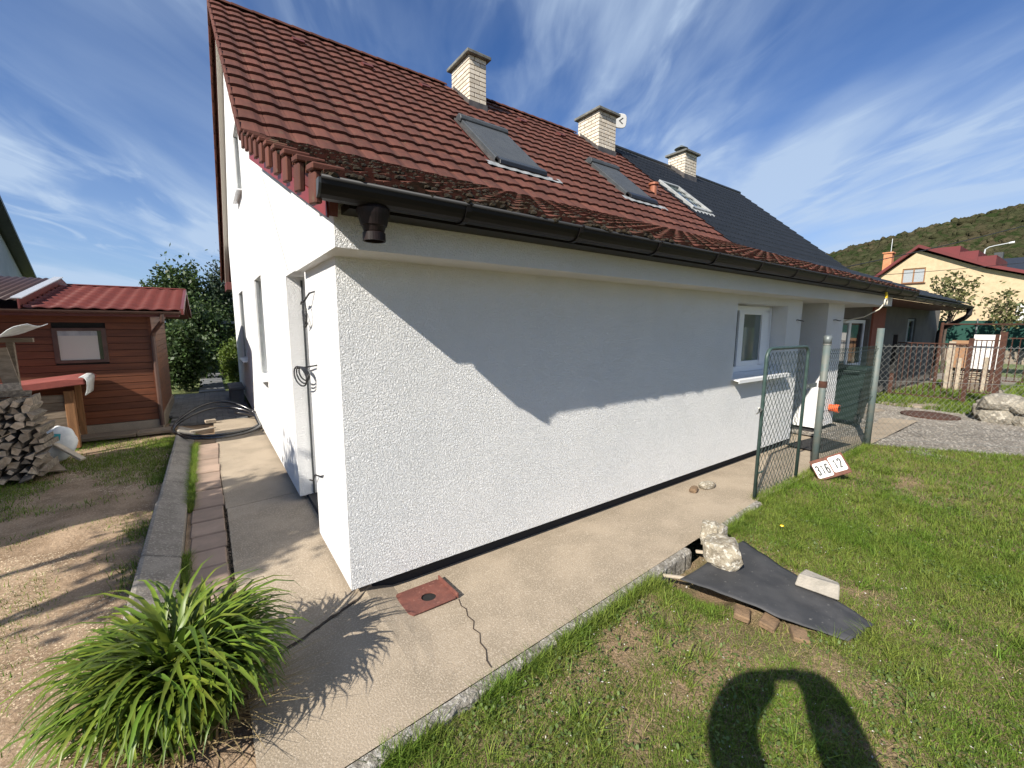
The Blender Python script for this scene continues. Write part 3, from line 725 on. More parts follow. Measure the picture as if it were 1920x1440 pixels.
# skylights
d, n, ln = frame_(BREAK, RIDGE)
mw = Matrix(((1, d.x, n.x), (0, d.y, n.y), (0, d.z, n.z))).to_4x4()
def on_roof(o, x, y):
    t = (y-BREAK[0])/(RIDGE[0]-BREAK[0]); o.matrix_basis = Matrix.Translation((x, y, BREAK[1]+t*(RIDGE[1]-BREAK[1]))) @ mw
def skylight(x0, x1, y0, y1, shut=True):
    w_ = x1-x0; h_ = (y1-y0)/d.y
    m = MB()
    m.box(0, .08, .06, h_, 0, .095); m.box(w_-.08, w_, .06, h_, 0, .095); m.box(.08, w_-.08, .06, .2, 0, .07)
    f_ = m.build('skylight', 'anthracite' if shut else 'lead', house, bevel=.012); on_roof(f_, x0, y0)
    for fa, fb in ((-.06, -.001), (w_+.001, w_+.06)): MB().box(fa, fb, 0, h_+.05, 0, .035).build('flashing', 'flash_dark' if shut else 'lead', f_)
    if shut:
        m = MB(); m.prism([(h_-.16, .05), (h_-.16, .125), (h_-.10, .165), (h_, .155), (h_+.05, .09), (h_+.05, .02)], 0, -.03, w_+.03); m.build('shutter_box', 'anthracite', f_, bevel=.008)
        m = MB(); k = 22
        for i in range(k): m.box(.085, w_-.085, .2+(h_-.36)*i/k, .2+(h_-.36)*(i+.985)/k, .06, .100)
        m.build('shutter', 'shutter', f_)
        m = MB(); m.prism([(.02, .0), (-.02, .07), (.03, .125), (.16, .125), (.2, .09), (.2, 0)], 0, 0, w_); m.build('end_rail', 'anthracite_dark', f_, bevel=.01)
    else:
        m = MB(); m.box(.09, w_-.09, .15, h_-.1, .05, .06); m.build('pane', 'pane', f_)
    m = MB(); k = 26; vs = []
    for i in range(k+1):
        x = -.28+(w_+.62)*i/k; z = .052+.006*math.sin(2*math.pi*x/TW)
        vs += [(x, .03, .05+.6*(z-.05)), (x, -.13, z-.005)]
    m.add(vs, [(2*i, 2*i+2, 2*i+3, 2*i+1) for i in range(k)]); m.build('apron', 'lead', f_)
for a, b, c, e in skyl: skylight(a, b, c, e)
# roof ventilation tiles and a vent pipe
for x in (1.14, 2.41, 3.67, 6.36, 7.71):
    m = MB(); m.prism([(-.10, .03), (-.10, .085), (.02, .085), (.16, .03)], 0, -.10, .10); o = m.build('vent_tile', 'maroon_board', roof); on_roof(o, x, 6.68)
m = MB(); m.lathe([(.10, -.1), (.10, .20), (.14, .21), (.14, .26), (.02, .30)], (9.35, 4.75, 5.32), 14); m.build('vent_pipe', 'copper', roof)

# chimneys
def chimney(parent, x0, x1, y0, y1, zb, zt, cowl=False):
    core = MB(); core.box(x0+.012, x1-.012, y0+.012, y1-.012, zb, zt)
    c_ = core.build('chimney', 'mortar', parent)
    bh = .098; nr = int((zt-(zb+.25))/bh)+1; bl = .30; mt = .015
    msh = {}
    def put(w_, dp, pos):
        k = (round(w_, 3), round(dp, 3))
        if k not in msh: msh[k] = MB().box(-w_/2, w_/2, -dp/2, dp/2, 0, bh-mt).mesh('brick', 'brick', bevel=.004)
        o = link('brick', msh[k], c_, loc=(pos[0]+random.uniform(-.002, .002), pos[1]+random.uniform(-.002, .002), pos[2]))
    for r in range(nr):
        z = zt-bh*(r+1)+mt/2
        for face in range(4):
            ln_ = (x1-x0) if face % 2 == 0 else (y1-y0)
            off = 0 if (r+face) % 2 else -bl/2
            a = 0
            cuts = [0]; t = bl+off
            while t < ln_-.04:
                if t > .04: cuts.append(t)
                t += bl
            cuts.append(ln_)
            if face == 2 and r > 7: continue
            for a, b in zip(cuts[:-1], cuts[1:]):
                mid = (a+b)/2; w_ = b-a-mt
                if face == 0: put(w_, .05, (x0+mid, y0+.025, z))
                elif face == 2: put(w_, .05, (x0+mid, y1-.025, z))
                elif face == 1: put(.05, w_-.10*0, (x1-.025, y0+mid, z)) if .05 < mid < ln_-.0 else None
                else: put(.05, w_, (x0+.025, y0+mid, z))
    m = MB(); m.box(x0-.09, x1+.09, y0-.09, y1+.09, zt, zt+.075); m.build('cap', 'cap', c_, bevel=.01)
    # sheet metal skirt
    m = MB(); zs = zb+.26
    m.prism([(x0-.02, zb-.05), (x1+.02, zb-.05), (x1+.02, zs), (x0-.02, zs)], 1, y0-.022, y0-.010)
    m.prism([(y0-.01, zb), (y0-.01, zs), (y1-.12, zs+(y1-y0-.12)*.80), (y1-.12, zb+(y1-y0-.12)*.80)], 0, x0-.022, x0-.010)
    m.prism([(y0-.01, zb), (y0-.01, zs), (y1-.12, zs+(y1-y0-.12)*.80), (y1-.12, zb+(y1-y0-.12)*.80)], 0, x1+.010, x1+.022)
    m.build('flashing', 'flash_dark', c_)
    if cowl:
        m = MB(); m.tube([(x0+.25, y0+.35, zt+.07), (x0+.25, y0+.35, zt+.28)], .05, 8); m.lathe([(.04, .28), (.24, .24), (.02, .38)], (x0+.25, y0+.35, zt), 14); m.build('cowl', 'galv', c_)
    return c_
chimney(house, 4.77, 5.24, 6.60, 7.47, 6.78, 8.02)
ch2 = chimney(house, 9.15, 9.90, 6.62, 7.49, 6.80, 8.05)

# ================================================================== DARK-ROOFED NEIGHBOUR HALF
nb_ = thing('neighbour_house', (14.5, .7, 0), 'attached neighbour house with anthracite metal tile roof and dark grey front', 'house')
NX = 18.85
E2, B2, R2 = (-.14, 2.53), (3.08, 3.90), (7.38, 7.62)
def metal_sheet(x0, x1, p, q, rows, wl, amp, step, name, mt, parent, sub_=6):
    d = Vector((0, q[0]-p[0], q[1]-p[1])); ln = d.length; d.normalize(); n = Vector((0, -d.z, d.y))
    k = int((x1-x0)/wl*sub_); xs_ = np.linspace(x0, x1, k+1); V = []; 
    lev = []
    for r in range(rows): lev += [(ln*r/rows, step), (ln*(r+1)/rows-.001, 0.0)]
    lev = [(0, 0.0)]+lev
    for (s_, hh) in lev:
        for x in xs_:
            h = amp*abs(math.sin(math.pi*x/wl))**1.4*1.0+hh
            pt = Vector((x, p[0], p[1]))+d*s_+n*h; V.append(tuple(pt))
    V = np.array(V); m_ = k+1
    i, j = np.meshgrid(np.arange(len(lev)-1), np.arange(k), indexing='ij')
    Fq = np.stack([i*m_+j, i*m_+j+1, (i+1)*m_+j+1, (i+1)*m_+j], -1).reshape(-1, 4)
    return link(name, np_mesh(name, V, Fq, mt), parent)
rf = MB(); rf.prism([(E2[0], E2[1]-.02), (B2[0], B2[1]-.02), (R2[0], R2[1]-.02), (12.4, 3.1), (12.4, 2.9), (R2[0], R2[1]-.2), (B2[0], B2[1]-.2), (E2[0], E2[1]-.14)], 0, PX+.01, NX)
rf = rf.build('roof', 'dark_roof', nb_)
metal_sheet(PX+.005, NX+.06, E2, B2, 10, .19, .022, .028, 'tile_sheet', 'dark_roof', rf)
metal_sheet(PX+.005, NX+.06, B2, R2, 16, .19, .022, .028, 'tile_sheet', 'dark_roof', rf)
MB().tube([(PX+.05, 7.38, 7.63), (NX+.06, 7.38, 7.63)], .085, 10).build('ridge_cap', 'dark_roof', rf)
mw0 = mw
chimney(nb_, 13.75, 14.5, 6.75, 7.45, 7.0, 8.0, True)
# its skylight
w_, h_ = 1.0, 1.55
m = MB(); m.box(0, .09, 0, h_, 0, .12); m.box(w_-.09, w_, 0, h_, 0, .12); m.box(.09, w_-.09, 0, .12, 0, .10); m.box(.09, w_-.09, h_-.1, h_, 0, .12)
f_ = m.build('skylight', 'lead', nb_, bevel=.01); on_roof(f_, 10.62, 4.42)
MB().box(.09, w_-.09, .12, h_-.1, .04, .06).build('pane', 'pane', f_)
m = MB(); k = 26; vs = []
for i in range(k+1):
    x = -.1+(w_+.2)*i/k; vs += [(x, .02, .06), (x, -.12-.05*(i % 2), .05+.02*(i % 4 < 2))]
m.add(vs, [(2*i, 2*i+2, 2*i+3, 2*i+1) for i in range(k)]); m.build('apron', 'lead', f_)
# walls
wm = MB().box(8.6, 20, .70, 1.0, .05, 2.5).mesh('wall', 'neigh_wall')
wm = boolean_cut(wm, [(10.9, 12.75, .5, .88, .80, 2.0), (16.25, 17.2, .5, .88, 1.30, 2.08)])
nwall = link('wall', wm, nb_, label='dark grey rough front wall')
MB().box(20.0, 20.3, .70, 8, .05, 2.6).build('wall', 'neigh_wall', nb_)
MB().box(PX+.3, 19.9, .71, .9, -.05, .06).build('plinth', 'plinth', nb_)
MB().box(12.85, 13.85, .66, .72, 1.25, 2.3).build('wall_panel', 'neigh_red', nb_)
MB().box(12.85, 13.85, .665, .72, .35, 1.248).build('wall_panel', 'neigh_orange', nb_)
MB().prism([(3.3, 3.75), (11.7, 3.3), (7.38, 7.3)], 0, 18.3, 18.7).build('wall', 'neigh_wall', nb_)
wf = MB()
for (a, b, c, e) in [(10.92, 11.0, .84, 1.98), (12.65, 12.73, .84, 1.98), (11.0, 12.65, .84, .93), (11.0, 12.65, 1.9, 1.98), (11.62, 11.75, .93, 1.9)]: wf.box(a, b, .78, .84, c, e)
wf = wf.build('window', 'pvc', nb_)
MB().box(11.0, 11.62, .80, .81, .93, 1.9).build('pane', 'pane', wf); MB().box(11.75, 12.65, .80, .81, .93, 1.9).build('pane', 'pane_dark', wf)
MB().box(10.85, 12.8, .56, .78, .76, .79).build('sill', 'sill_white', wf)
wf = MB()
for (a, b, c, e) in [(16.27, 16.62, 1.32, 2.06), (17.12, 17.18, 1.32, 2.06), (16.62, 17.12, 1.32, 1.38), (16.62, 17.12, 2.0, 2.06)]: wf.box(a, b, .74, .80, c, e)
wf = wf.build('window', 'lead', nb_); MB().box(16.62, 17.12, .76, .77, 1.38, 2.0).build('pane', 'pane_dark', wf)
MB().box(PX+.3, 18.8, -.12, .72, 2.36, 2.39).build('soffit', 'maroon_board', nb_)
gu = MB(); cy2, cz2 = -.20, 2.46
pr = [(cy2+.075*math.cos(t), cz2+.075*math.sin(t)) for t in np.linspace(math.pi, 2*math.pi, 9)]; pri = [(cy2+.070*math.cos(t), cz2+.070*math.sin(t)) for t in np.linspace(2*math.pi, math.pi, 9)]
gu.prism(pr+pri, 0, PX-.05, NX+.1); gu.tube([(PX-.05, cy2-.075, cz2), (NX+.1, cy2-.075, cz2)], .009, 6); gu.prism(pr, 0, NX+.095, NX+.105)
gu = gu.build('gutter', 'gutter', nb_)
for k in range(9):
    x = PX+.5+.9*k; pts = [(cy2+.079*math.cos(t), cz2+.079*math.sin(t)) for t in np.linspace(math.pi, 2*math.pi, 7)]; pin = [(cy2+.085*math.cos(t), cz2+.085*math.sin(t)) for t in np.linspace(2*math.pi, math.pi, 7)]
    MB().prism(pts+pin, 0, x, x+.03).build('gutter_bracket', 'gutter', gu)
MB().tube([(18.75, -.2, 2.42), (18.75, -.2, 2.22), (18.8, -.12, 2.12), (19.75, .50, 1.78), (19.85, .58, 1.66), (19.85, .60, .05)], .07, 10).build('downpipe', 'black_metal', nb_)

# ================================================================== RED TIMBER SHED
shed = thing('timber_shed', (-2.6, 7.5, 0), 'red-brown timber shed with red metal tile roof left of the white house', 'shed')
fm = MB().box(-4.4, -1.43, 6.57, 9.6, .18, 2.0).build('shed_body', 'black', shed)
MB().box(-4.42, -1.38, 6.53, 9.65, -.1, .175).build('plinth', 'concrete_old', shed)
pk = .108
for r in range(17):
    z0 = .18+pk*r
    segs = [(-4.4, -1.42)]
    if z0+pk > 1.20 and z0 < 1.70: segs = [(-4.4, -2.555), (-1.955, -1.42)]
    for a, b in segs:
        m = MB(); m.prism([(6.548, z0+.004), (6.552, z0+pk-.004), (6.57, z0+pk-.002), (6.57, z0+.004)], 0, a, b); m.build('plank', 'plank', shed)
    m = MB(); m.prism([(-1.406, z0+.004), (-1.410, z0+pk-.004), (-1.43, z0+pk-.002), (-1.43, z0+.004)], 1, 6.60, 9.6); m.build('plank', 'plank_side', shed)
MB().box(-1.435, -1.395, 6.535, 6.60, .18, 2.0).build('corner_post', 'plank', shed)
wf = MB()
for (a, b, c, e) in [(-2.555, -2.50, 1.18, 1.72), (-2.01, -1.955, 1.18, 1.72), (-2.50, -2.01, 1.18, 1.225), (-2.50, -2.01, 1.675, 1.72)]: wf.box(a, b, 6.535, 6.58, c, e)
wf = wf.build('window', 'brown_metal', shed, bevel=.004)
MB().box(-2.50, -2.06, 6.562, 6.567, 1.225, 1.60).build('blind', 'blind', wf); MB().box(-2.50, -2.06, 6.5635, 6.567, 1.60, 1.675).build('blind_top', 'curtain', wf)
MB().box(-2.06, -2.01, 6.564, 6.568, 1.225, 1.675).build('pane', 'pane_dark', wf)
sr = metal_sheet(-2.72, -.96, (6.18, 2.00), (8.5, 2.47), 9, .19, .020, .030, 'roof', 'shed_roof', shed)
MB().prism([(6.2, 1.955), (8.5, 2.43), (10.8, 1.955), (10.8, 1.90), (8.5, 2.37), (6.2, 1.90)], 0, -4.6, -1.0).build('roof_deck', 'maroon_board', shed)
MB().prism([(8.5, 2.47), (10.9, 2.0), (10.9, 1.97), (8.5, 2.44)], 0, -4.6, -.96).build('rear_roof', 'shed_roof', shed)
MB().prism([(6.16, 1.94), (6.16, 2.035), (8.5, 2.505), (8.5, 2.40)], 0, -.975, -.935).build('verge_trim', 'shed_roof', shed)
MB().prism([(8.5, 2.505), (10.9, 2.03), (10.9, 1.93), (8.5, 2.40)], 0, -.975, -.935).build('verge_trim', 'shed_roof', shed)
MB().box(-2.66, -.94, 8.40, 8.60, 2.475, 2.505).build('ridge_cap', 'shed_roof', shed, bevel=.01)
# raised darker roof part on the left
db_ = metal_sheet(-5.0, -2.76, (6.18, 2.10), (8.5, 2.58), 1, .09, .018, .004, 'dark_roof_part', 'shed_roof_dark', shed)
MB().prism([(6.14, 1.99), (6.14, 2.13), (8.5, 2.61), (10.9, 2.12), (10.9, 1.99), (8.5, 2.46)], 0, -2.76, -2.74).build('roof_upstand', 'shed_roof', shed)
MB().prism([(6.14, 2.131), (6.14, 2.145), (8.5, 2.625), (8.5, 2.611)], 0, -2.82, -2.71).build('edge_cap', 'zinc', shed)
gu = MB(); pr = [(6.16+.045*math.cos(t), 1.985+.045*math.sin(t)) for t in np.linspace(math.pi, 2*math.pi, 9)]; pri = [(6.16+.04*math.cos(t), 1.985+.04*math.sin(t)) for t in np.linspace(2*math.pi, math.pi, 9)]
gu.prism(pr+pri, 0, -4.6, -.97); gu = gu.build('gutter', 'brown_metal', shed)
MB().tube([(-1.22, 6.16, 1.95), (-1.22, 6.18, 1.84), (-1.36, 6.46, 1.66), (-1.385, 6.50, 1.58), (-1.385, 6.50, .08)], .032, 10).build('downpipe', 'brown_metal', shed)
for k in range(3): MB().box(-1.42+.02*k, -1.38+.02*k, 6.3+.0*k, 9.6, 1.90-.0*k, 1.945).build('rafter', 'plank', shed) if k == 0 else None
# boards lying in front of the shed
def board(x, y, z, lx, ly, lz, rz, mt, label, rx=0, ry=0, cat='board', name='wooden_board'):
    m = MB(); m.box(-lx/2, lx/2, -ly/2, ly/2, -lz/2, lz/2)
    o = m.build(name, mt, bevel=.004); o.location = (x, y, z); o.rotation_euler = (rx, ry, rz); return tag(o, label, cat)
board(-2.10, 6.22, .045, .84, .34, .05, R(-3), 'old_board', 'weathered grey board lying at the foot of the timber shed wall')
board(-1.46, 6.24, .035, .46, .30, .045, R(5), 'old_board', 'short weathered board beside the hose coil')
board(-2.22, 4.95, .14, .07, .42, .03, R(50), 'pale_board', 'pale sawn plank end leaning by the cement bag', rx=R(28))
board(-2.38, 4.72, .10, .18, .50, .02, R(38), 'old_board', 'dark old board leaning on the firewood pile', rx=R(22), ry=R(14))
board(-2.42, 4.35, .075, .12, .34, .02, R(-12), 'old_board', 'scrap board on the ground under the firewood', rx=R(16), ry=R(-20))
board(-2.56, 4.62, 1.25, .13, .03, .52, R(10), 'old_board', 'grey upright board under the white tarpaulin', ry=R(-8))
board(-.72, 6.55, .045, .16, .07, .06, R(15), 'pale_board', 'small offcut of pale timber inside the hose coil')
for k in range(3): board(-.86+.03*k, 6.0-.08*k, .025+.012*k, .36, .022, .02, R(14+9*k), 'pale_board', ['thin pale lath lying nearest the channel', 'middle one of three thin pale laths', 'upper thin pale lath nearest the house'][k], cat='lath', name='lath')
# lean-to store with red felt top
lt = thing('wood_store', (-2.6, 5.9, 0), 'low timber wood store with sloping red felt top beside the firewood', 'wood store')
MB().box(-2.365, -2.265, 5.76, 5.84, 0, .84).build('post', 'timber', lt, bevel=.006)
MB().box(-2.365, -2.30, 6.40, 6.46, 0, .86).build('post', 'timber', lt)
MB().box(-3.3, -3.2, 5.76, 5.84, 0, .80).build('post', 'timber', lt)
MB().prism([(-3.35, .80), (-2.12, .93), (-2.12, 1.005), (-2.3, 1.02), (-3.35, .90)], 1, 5.66, 6.50).build('felt_top', 'felt_red', lt, bevel=.01)
for k in range(6): MB().box(-3.2, -2.37, 5.80, 5.82, .12+.112*k, .12+.112*k+.106).build('plank', 'old_board', lt)
m = MB(); n_ = 10; vs = []
for i in range(n_+1):
    t = i/n_; a = R(100)*t; x = -2.16+.10*math.sin(a)-.06*max(0, t-.5)*2; z = 1.03-.05*(1-math.cos(a))-.32*max(0, t-.35)**1.2
    vs += [(x, 5.60+.02*math.sin(9*t), z), (x+.01*math.sin(7*t), 6.1+.03*math.sin(5*t), z+.012)]
m.add(vs, [(2*i, 2*i+1, 2*i+3, 2*i+2) for i in range(n_)]); o = m.build('cloth_strip', 'tarp_white', smooth=True)
md = o.modifiers.new('thick', 'SOLIDIFY'); md.thickness = .012
tag(o, 'pale cloth strip hanging over the end of the red felt top', 'cloth')
# firewood
lg = {}
def log_mesh(k):
    random.seed(100+k); m = MB(); sides = [3, 3, 4, 4, 5, 3][k % 6]; r = random.uniform(.030, .052); pts = []
    for i in range(sides):
        t = 2*math.pi*i/sides+random.uniform(-.35, .35); q = r*random.uniform(.75, 1.35); pts.append((q*math.cos(t), q*math.sin(t)))
    n_ = len(pts); ln_ = random.uniform(.36, .44)
    vs = [(p[0], 0, p[1]) for p in pts]+[(p[0], ln_, p[1]) for p in pts]
    m.add(vs, [tuple(range(n_)), tuple(range(2*n_-1, n_-1, -1))], 1); m.add(vs, [(i, n_+i, n_+(i+1) % n_, (i+1) % n_) for i in range(n_)], 0)
    return m.mesh('firewood_log', ['bark', 'log_end'])
lgm = [log_mesh(k) for k in range(12)]; random.seed(11)
ORD = ['first', 'second', 'third', 'fourth', 'fifth', 'sixth', 'seventh', 'eighth', 'ninth', 'tenth', 'eleventh', 'twelfth', 'thirteenth', 'fourteenth', 'fifteenth', 'sixteenth']
row = 0; z = .045
while z < .98:
    nlog = 0
    x = -2.34-.10*max(0, (z-.5))+random.uniform(-.03, .02)+(.045 if row % 2 else 0)
    while x > -2.98:
        o = link('firewood_log', random.choice(lgm), loc=(x, 4.28+random.uniform(-.05, .05), z+random.uniform(-.008, .008)), rot=(random.uniform(-.05, .05), random.uniform(0, 6.28), random.uniform(-.12, .12)),
             label='firewood log, %s from the right in the %s row up the pile' % (ORD[nlog], ORD[row]), cat='log', group='stacked firewood logs'); nlog += 1; x -= random.uniform(.082, .098)
    z += .078; row += 1
for k in range(7):
    link('firewood_log', lgm[k], loc=(-2.75+.06*k, 4.45+.02*k, .99+.03*(k % 3)), rot=(.1, k, R(70+8*k)), label='loose log lying crosswise on top of the firewood, %s from the left' % ORD[k], cat='log', group='loose logs on top of the firewood')
# white tarpaulin
nx, ny = 20, 14; V = []
for i in range(nx):
    for j in range(ny):
        u, v = i/(nx-1), j/(ny-1); x = -3.3+1.02*u; y = 4.35+.75*v
        z = 1.66+.12*u**3-.17*math.sin(math.pi*min(1, u*1.15))*(1-.6*v)+.02*math.sin(9*u+4*v)-.10*(1-v)**2*(1-u)
        V.append((x, y, z))
Fq = np.array([[i*ny+j, (i+1)*ny+j, (i+1)*ny+j+1, i*ny+j+1] for i in range(nx-1) for j in range(ny-1)])
o = link('tarpaulin', np_mesh('tarpaulin', np.array(V), Fq, 'tarp_white', True), label='white sagging tarpaulin over the firewood at the left edge', cat='tarpaulin')
md = o.modifiers.new('thick', 'SOLIDIFY'); md.thickness = .01
for (px_a, py_a) in [(-3.2, 4.4), (-3.2, 5.0), (-2.36, 5.02)]: pass
tp = thing('timber_stand', (-2.8, 4.7, 0), 'plain timber stand holding up the white tarpaulin', 'stand')
for (a, b) in [(-3.28, 4.80), (-3.28, 5.05), (-2.62, 4.95)]: MB().box(a, a+.06, b, b+.06, 0, 1.56).build('post', 'old_board', tp)
MB().box(-3.3, -2.4, 4.97, 5.03, 1.56, 1.61).build('rail', 'old_board', tp)
# cement bag
bm = bmesh.new(); bmesh.ops.create_uvsphere(bm, u_segments=24, v_segments=16, radius=1)
for v in bm.verts:
    p = v.co; q = 1+.07*mnoise.noise(p*2.1)
    v.co = Vector((p.x*.19*q, p.y*.10*q, p.z*.235*q))
me = bpy.data.meshes.new('cement_bag'); bm.to_mesh(me); bm.free(); me.polygons.foreach_set('use_smooth', [True]*len(me.polygons))
for q in ('bag_white', 'bag_teal', 'bag_print'): me.materials.append(MATS[q])
for p in me.polygons:
    c = p.center
    if c.y < 0:
        if .03 < c.z < .13 and -.06 < c.x < .06: p.material_index = 1
        elif -.14 < c.z < .0 and abs(c.x) < .10 and int((c.z+1)*40) % 2 == 0: p.material_index = 2
        elif c.x < -.10 and c.z < .12: p.material_index = 1
o = link('cement_bag', me, loc=(-2.36, 5.16, .215), rot=(R(-14), R(8), R(-8)), label='white and teal cement bag leaning beside the firewood pile', cat='bag')

# ================================================================== HOSE COIL
m = MB()
pts = []
for i in range(150):
    t = i/149*2*math.pi*2.1+.5; k = i/149
    rx, ry = .64+.02*math.sin(3*t)-.02*k, .78+.16*k
    x = -.60+rx*math.cos(t)+.01*k; y = 6.18-.32*k+ry*math.sin(t); zz = .05+.30*max(0, math.sin(t))**2*(1-.75*k)+.02*k
    pts.append((min(x, -.03), y, zz))
m.tube(pts, .022, 8); o = m.build('hose_coil', 'hose', smooth=True); tag(o, 'thick black hose lying in wide loops by the gable wall', 'hose')
m = MB(); m.box(-.34, -.04, 8.6, 9.7, .30, .36); m.box(-.32, -.06, 8.65, 8.72, -.08, .30); m.box(-.32, -.06, 9.58, 9.65, -.08, .30)
tag(m.build('garden_bench', 'grey_paving', bevel=.01), 'low grey bench against the shaded end of the gable wall', 'bench')

# ================================================================== CABLES ON THE GABLE WALL
def cable(name, pts, r, label):
    o = MB().tube(pts, r, 7).build(name, 'cable', smooth=True); tag(o, label, 'cable')
def arc(cx, cy, cz, ry, rz, a0, a1, n=22, tx=0, x1=None):
    return [(cx+((x1-cx)*i/(n-1) if x1 is not None else 0), cy+ry*math.cos(a0+(a1-a0)*i/(n-1)), cz+rz*math.sin(a0+(a1-a0)*i/(n-1))) for i in range(n)]
cable('loose_cable', [(.02, .60, 2.04), (-.03, .66, 2.02), (-.05, .74, 1.97)]+arc(-.05, .83, 1.885, .095, .085, .9, 6.6, x1=-.035)+[(-.03, .80, 1.80), (-.03, .90, 1.77)], .0065, 'black cable looped once, highest on the gable wall corner')
cp = [(.02, .68, 1.50), (-.03, .70, 1.49)]
for k in range(3): cp += arc(-.05-.01*k, .95+.03*k, 1.41-.012*k, .22+.03*k, .05+.012*k, .6, .6+2*math.pi*.98, 20)
cable('coiled_cable', cp, .006, 'coiled black cable sticking out halfway up the corner wall')
cable('loose_cable', [(.02, .66, .65), (-.02, .70, .63), (-.03, .85, .60), (-.03, .95, .52), (-.03, 1.10, .48)], .006, 'short black cable end near the foot of the corner')
cable('cable_stub', [(6.56, .02, 1.90), (6.56, -.02, 1.905), (6.63, -.06, 1.89), (6.69, -.05, 1.885)], .008, 'short cable end on the wall right of the window')
cable('cable_stub', [(8.06, .02, 1.92), (8.07, -.03, 1.925), (8.18, -.05, 1.91), (8.28, -.04, 1.915)], .008, 'short cable end on the porch pillar')

# ================================================================== STEEL HATCH
HZ = -.035
hq = thing('steel_hatch', (.43, -.22, HZ), 'red-brown steel plate with a round hole at the foot of the corner', 'hatch')
ang = R(-2); hw, hd = .17, .15; n_ = 32; m = MB(); vs = []
for i in range(n_):
    t = 2*math.pi*i/n_; c, s_ = math.cos(t), math.sin(t); k = 1/max(abs(c)/hw, abs(s_)/hd)
    for (x, y) in ((k*c, k*s_), (.05*c+.012, .05*s_-.02)):
        for z in (.010, .016): vs.append((.43+x, -.215+y, z+conc_z(.43, -.215+y)))
fs = []
for i in range(n_):
    a, b = 4*i, 4*((i+1) % n_); fs += [(a+1, b+1, b+3, a+3), (a, a+2, b+2, b), (a, b, b+1, a+1), (a+2, a+3, b+3, b+2)]
m.add(vs, fs); m.build('plate', 'hatch', hq)
m = MB(); m.add([(xx, yy, conc_z(.43, yy)+zz) for xx in (.594, .602) for yy in (-.365, -.065) for zz in (.008, .042)], [(0, 1, 3, 2), (4, 6, 7, 5), (0, 4, 5, 1), (2, 3, 7, 6), (1, 5, 7, 3), (0, 2, 6, 4)]); m.build('flange', 'hatch', hq)
m = MB(); m.add([(.442+.052*math.cos(2*math.pi*k/24), -.235+.052*math.sin(2*math.pi*k/24), conc_z(.44, -.235+.052*math.sin(2*math.pi*k/24))+.007) for k in range(24)], [tuple(range(24))]); m.build('hole', 'black', hq)  # black disc painted in as the unlit inside of the round hole

# ================================================================== PIT COVER, ROCKS, RUBBLE
A, B_, C_, D_ = Vector((1.93, -1.17, .035)), Vector((2.93, -1.13, -.005)), Vector((2.53, -2.10, .0)), Vector((2.26, -2.05, -.005))
nu, nv = 34, 22; V = []
for i in range(nu):
    for j in range(nv):
        u, v = i/(nu-1), j/(nv-1)          # u: A->D (left tip to right tip), v: lower edge -> upper edge
        p = A.lerp(D_, u).lerp(B_.lerp(C_, u**1.1), v)
        lowc = Vector((.05, .03, 0))*math.sin(math.pi*u)*(1-v)*-1.0
        z = p.z+.022*math.sin(math.pi*u)*(1-v)+.012*mnoise.noise(Vector((u*4, v*3, 2)))+.006*math.sin(16*v+3*u)*v+.015*(1-v)**4*math.sin(5*u)
        if u > .93: z -= .03*(u-.93)/.07*(v > .25)*(v < .7)
        V.append((p.x+lowc.x+.012*mnoise.noise(Vector((u*9, v*2, 5))), p.y+lowc.y+.012*mnoise.noise(Vector((u*9, v*2, 8))), z))
Fq = np.array([[i*nv+j, i*nv+j+1, (i+1)*nv+j+1, (i+1)*nv+j] for i in range(nu-1) for j in range(nv-1)])
o = link('felt_sheet', np_mesh('felt_sheet', np.array(V), Fq, 'felt', True), label='dark grey roofing felt sheet covering a pit in the lawn', cat='sheet')
md = o.modifiers.new('thick', 'SOLIDIFY'); md.thickness = .006; md.offset = 1
def rock(name, x, y, z, sx, sy, sz, seed, mt, label, rz=0, rough=.35, rx=0, cat='rock'):
    o = link(name, rock_mesh(name, sx, sy, sz, seed, mt, rough), loc=(x, y, z), rot=(rx, 0, rz)); return tag(o, label, cat)
rock('limestone_rock', 2.44, -1.20, .09, .15, .125, .105, 3, 'rock', 'large pitted limestone rock weighing down the felt sheet', .5, .30)
rock('limestone_rock', 2.66, -1.00, .08, .11, .09, .11, 8, 'rock', 'pitted rock standing in the gap of the kerb', .2, .30)
m = MB(); m.add([(-.13, -.06, -.045), (.12, -.07, -.045), (.13, .06, -.045), (-.10, .065, -.045), (-.12, -.055, .04), (.11, -.05, .05), (.125, .05, .035), (-.07, .055, .055)], [(3, 2, 1, 0), (4, 5, 6, 7), (0, 1, 5, 4), (1, 2, 6, 5), (2, 3, 7, 6), (3, 0, 4, 7)]); o = m.build('concrete_lump', 'concrete_chunk', bevel=.006); o.location = (2.64, -1.76, .05); o.rotation_euler = (R(-8), R(6), R(-66))
tag(o, 'pale broken concrete block on the right edge of the felt', 'concrete')
rock('stone', 3.70, -.21, -.03, .075, .045, .03, 21, 'brick_bit', 'small brown stone on the concrete path', .4, .2, cat='stone')
rock('stone', 3.92, -.24, -.02, .11, .06, .04, 23, 'rock', 'flat pale stone lying behind the small brown one on the path', -.2, .2, cat='stone')
for k, (x, y, rz, lb) in enumerate([(2.02, -1.56, .4, 'mossy brick piece under the felt edge, nearest the kerb'), (2.07, -1.70, .1, 'mossy brick piece in the middle of the row under the felt edge'), (2.10, -1.86, .6, 'broken brick piece farthest from the kerb under the felt edge')]):
    m = MB(); m.box(-.055, .055, -.045, .045, -.022, .022); o = m.build('brick_piece', 'brick_bit', bevel=.008); o.location = (x, y, -.035); o.rotation_euler = (.1, -.12, rz); tag(o, lb, 'brick')
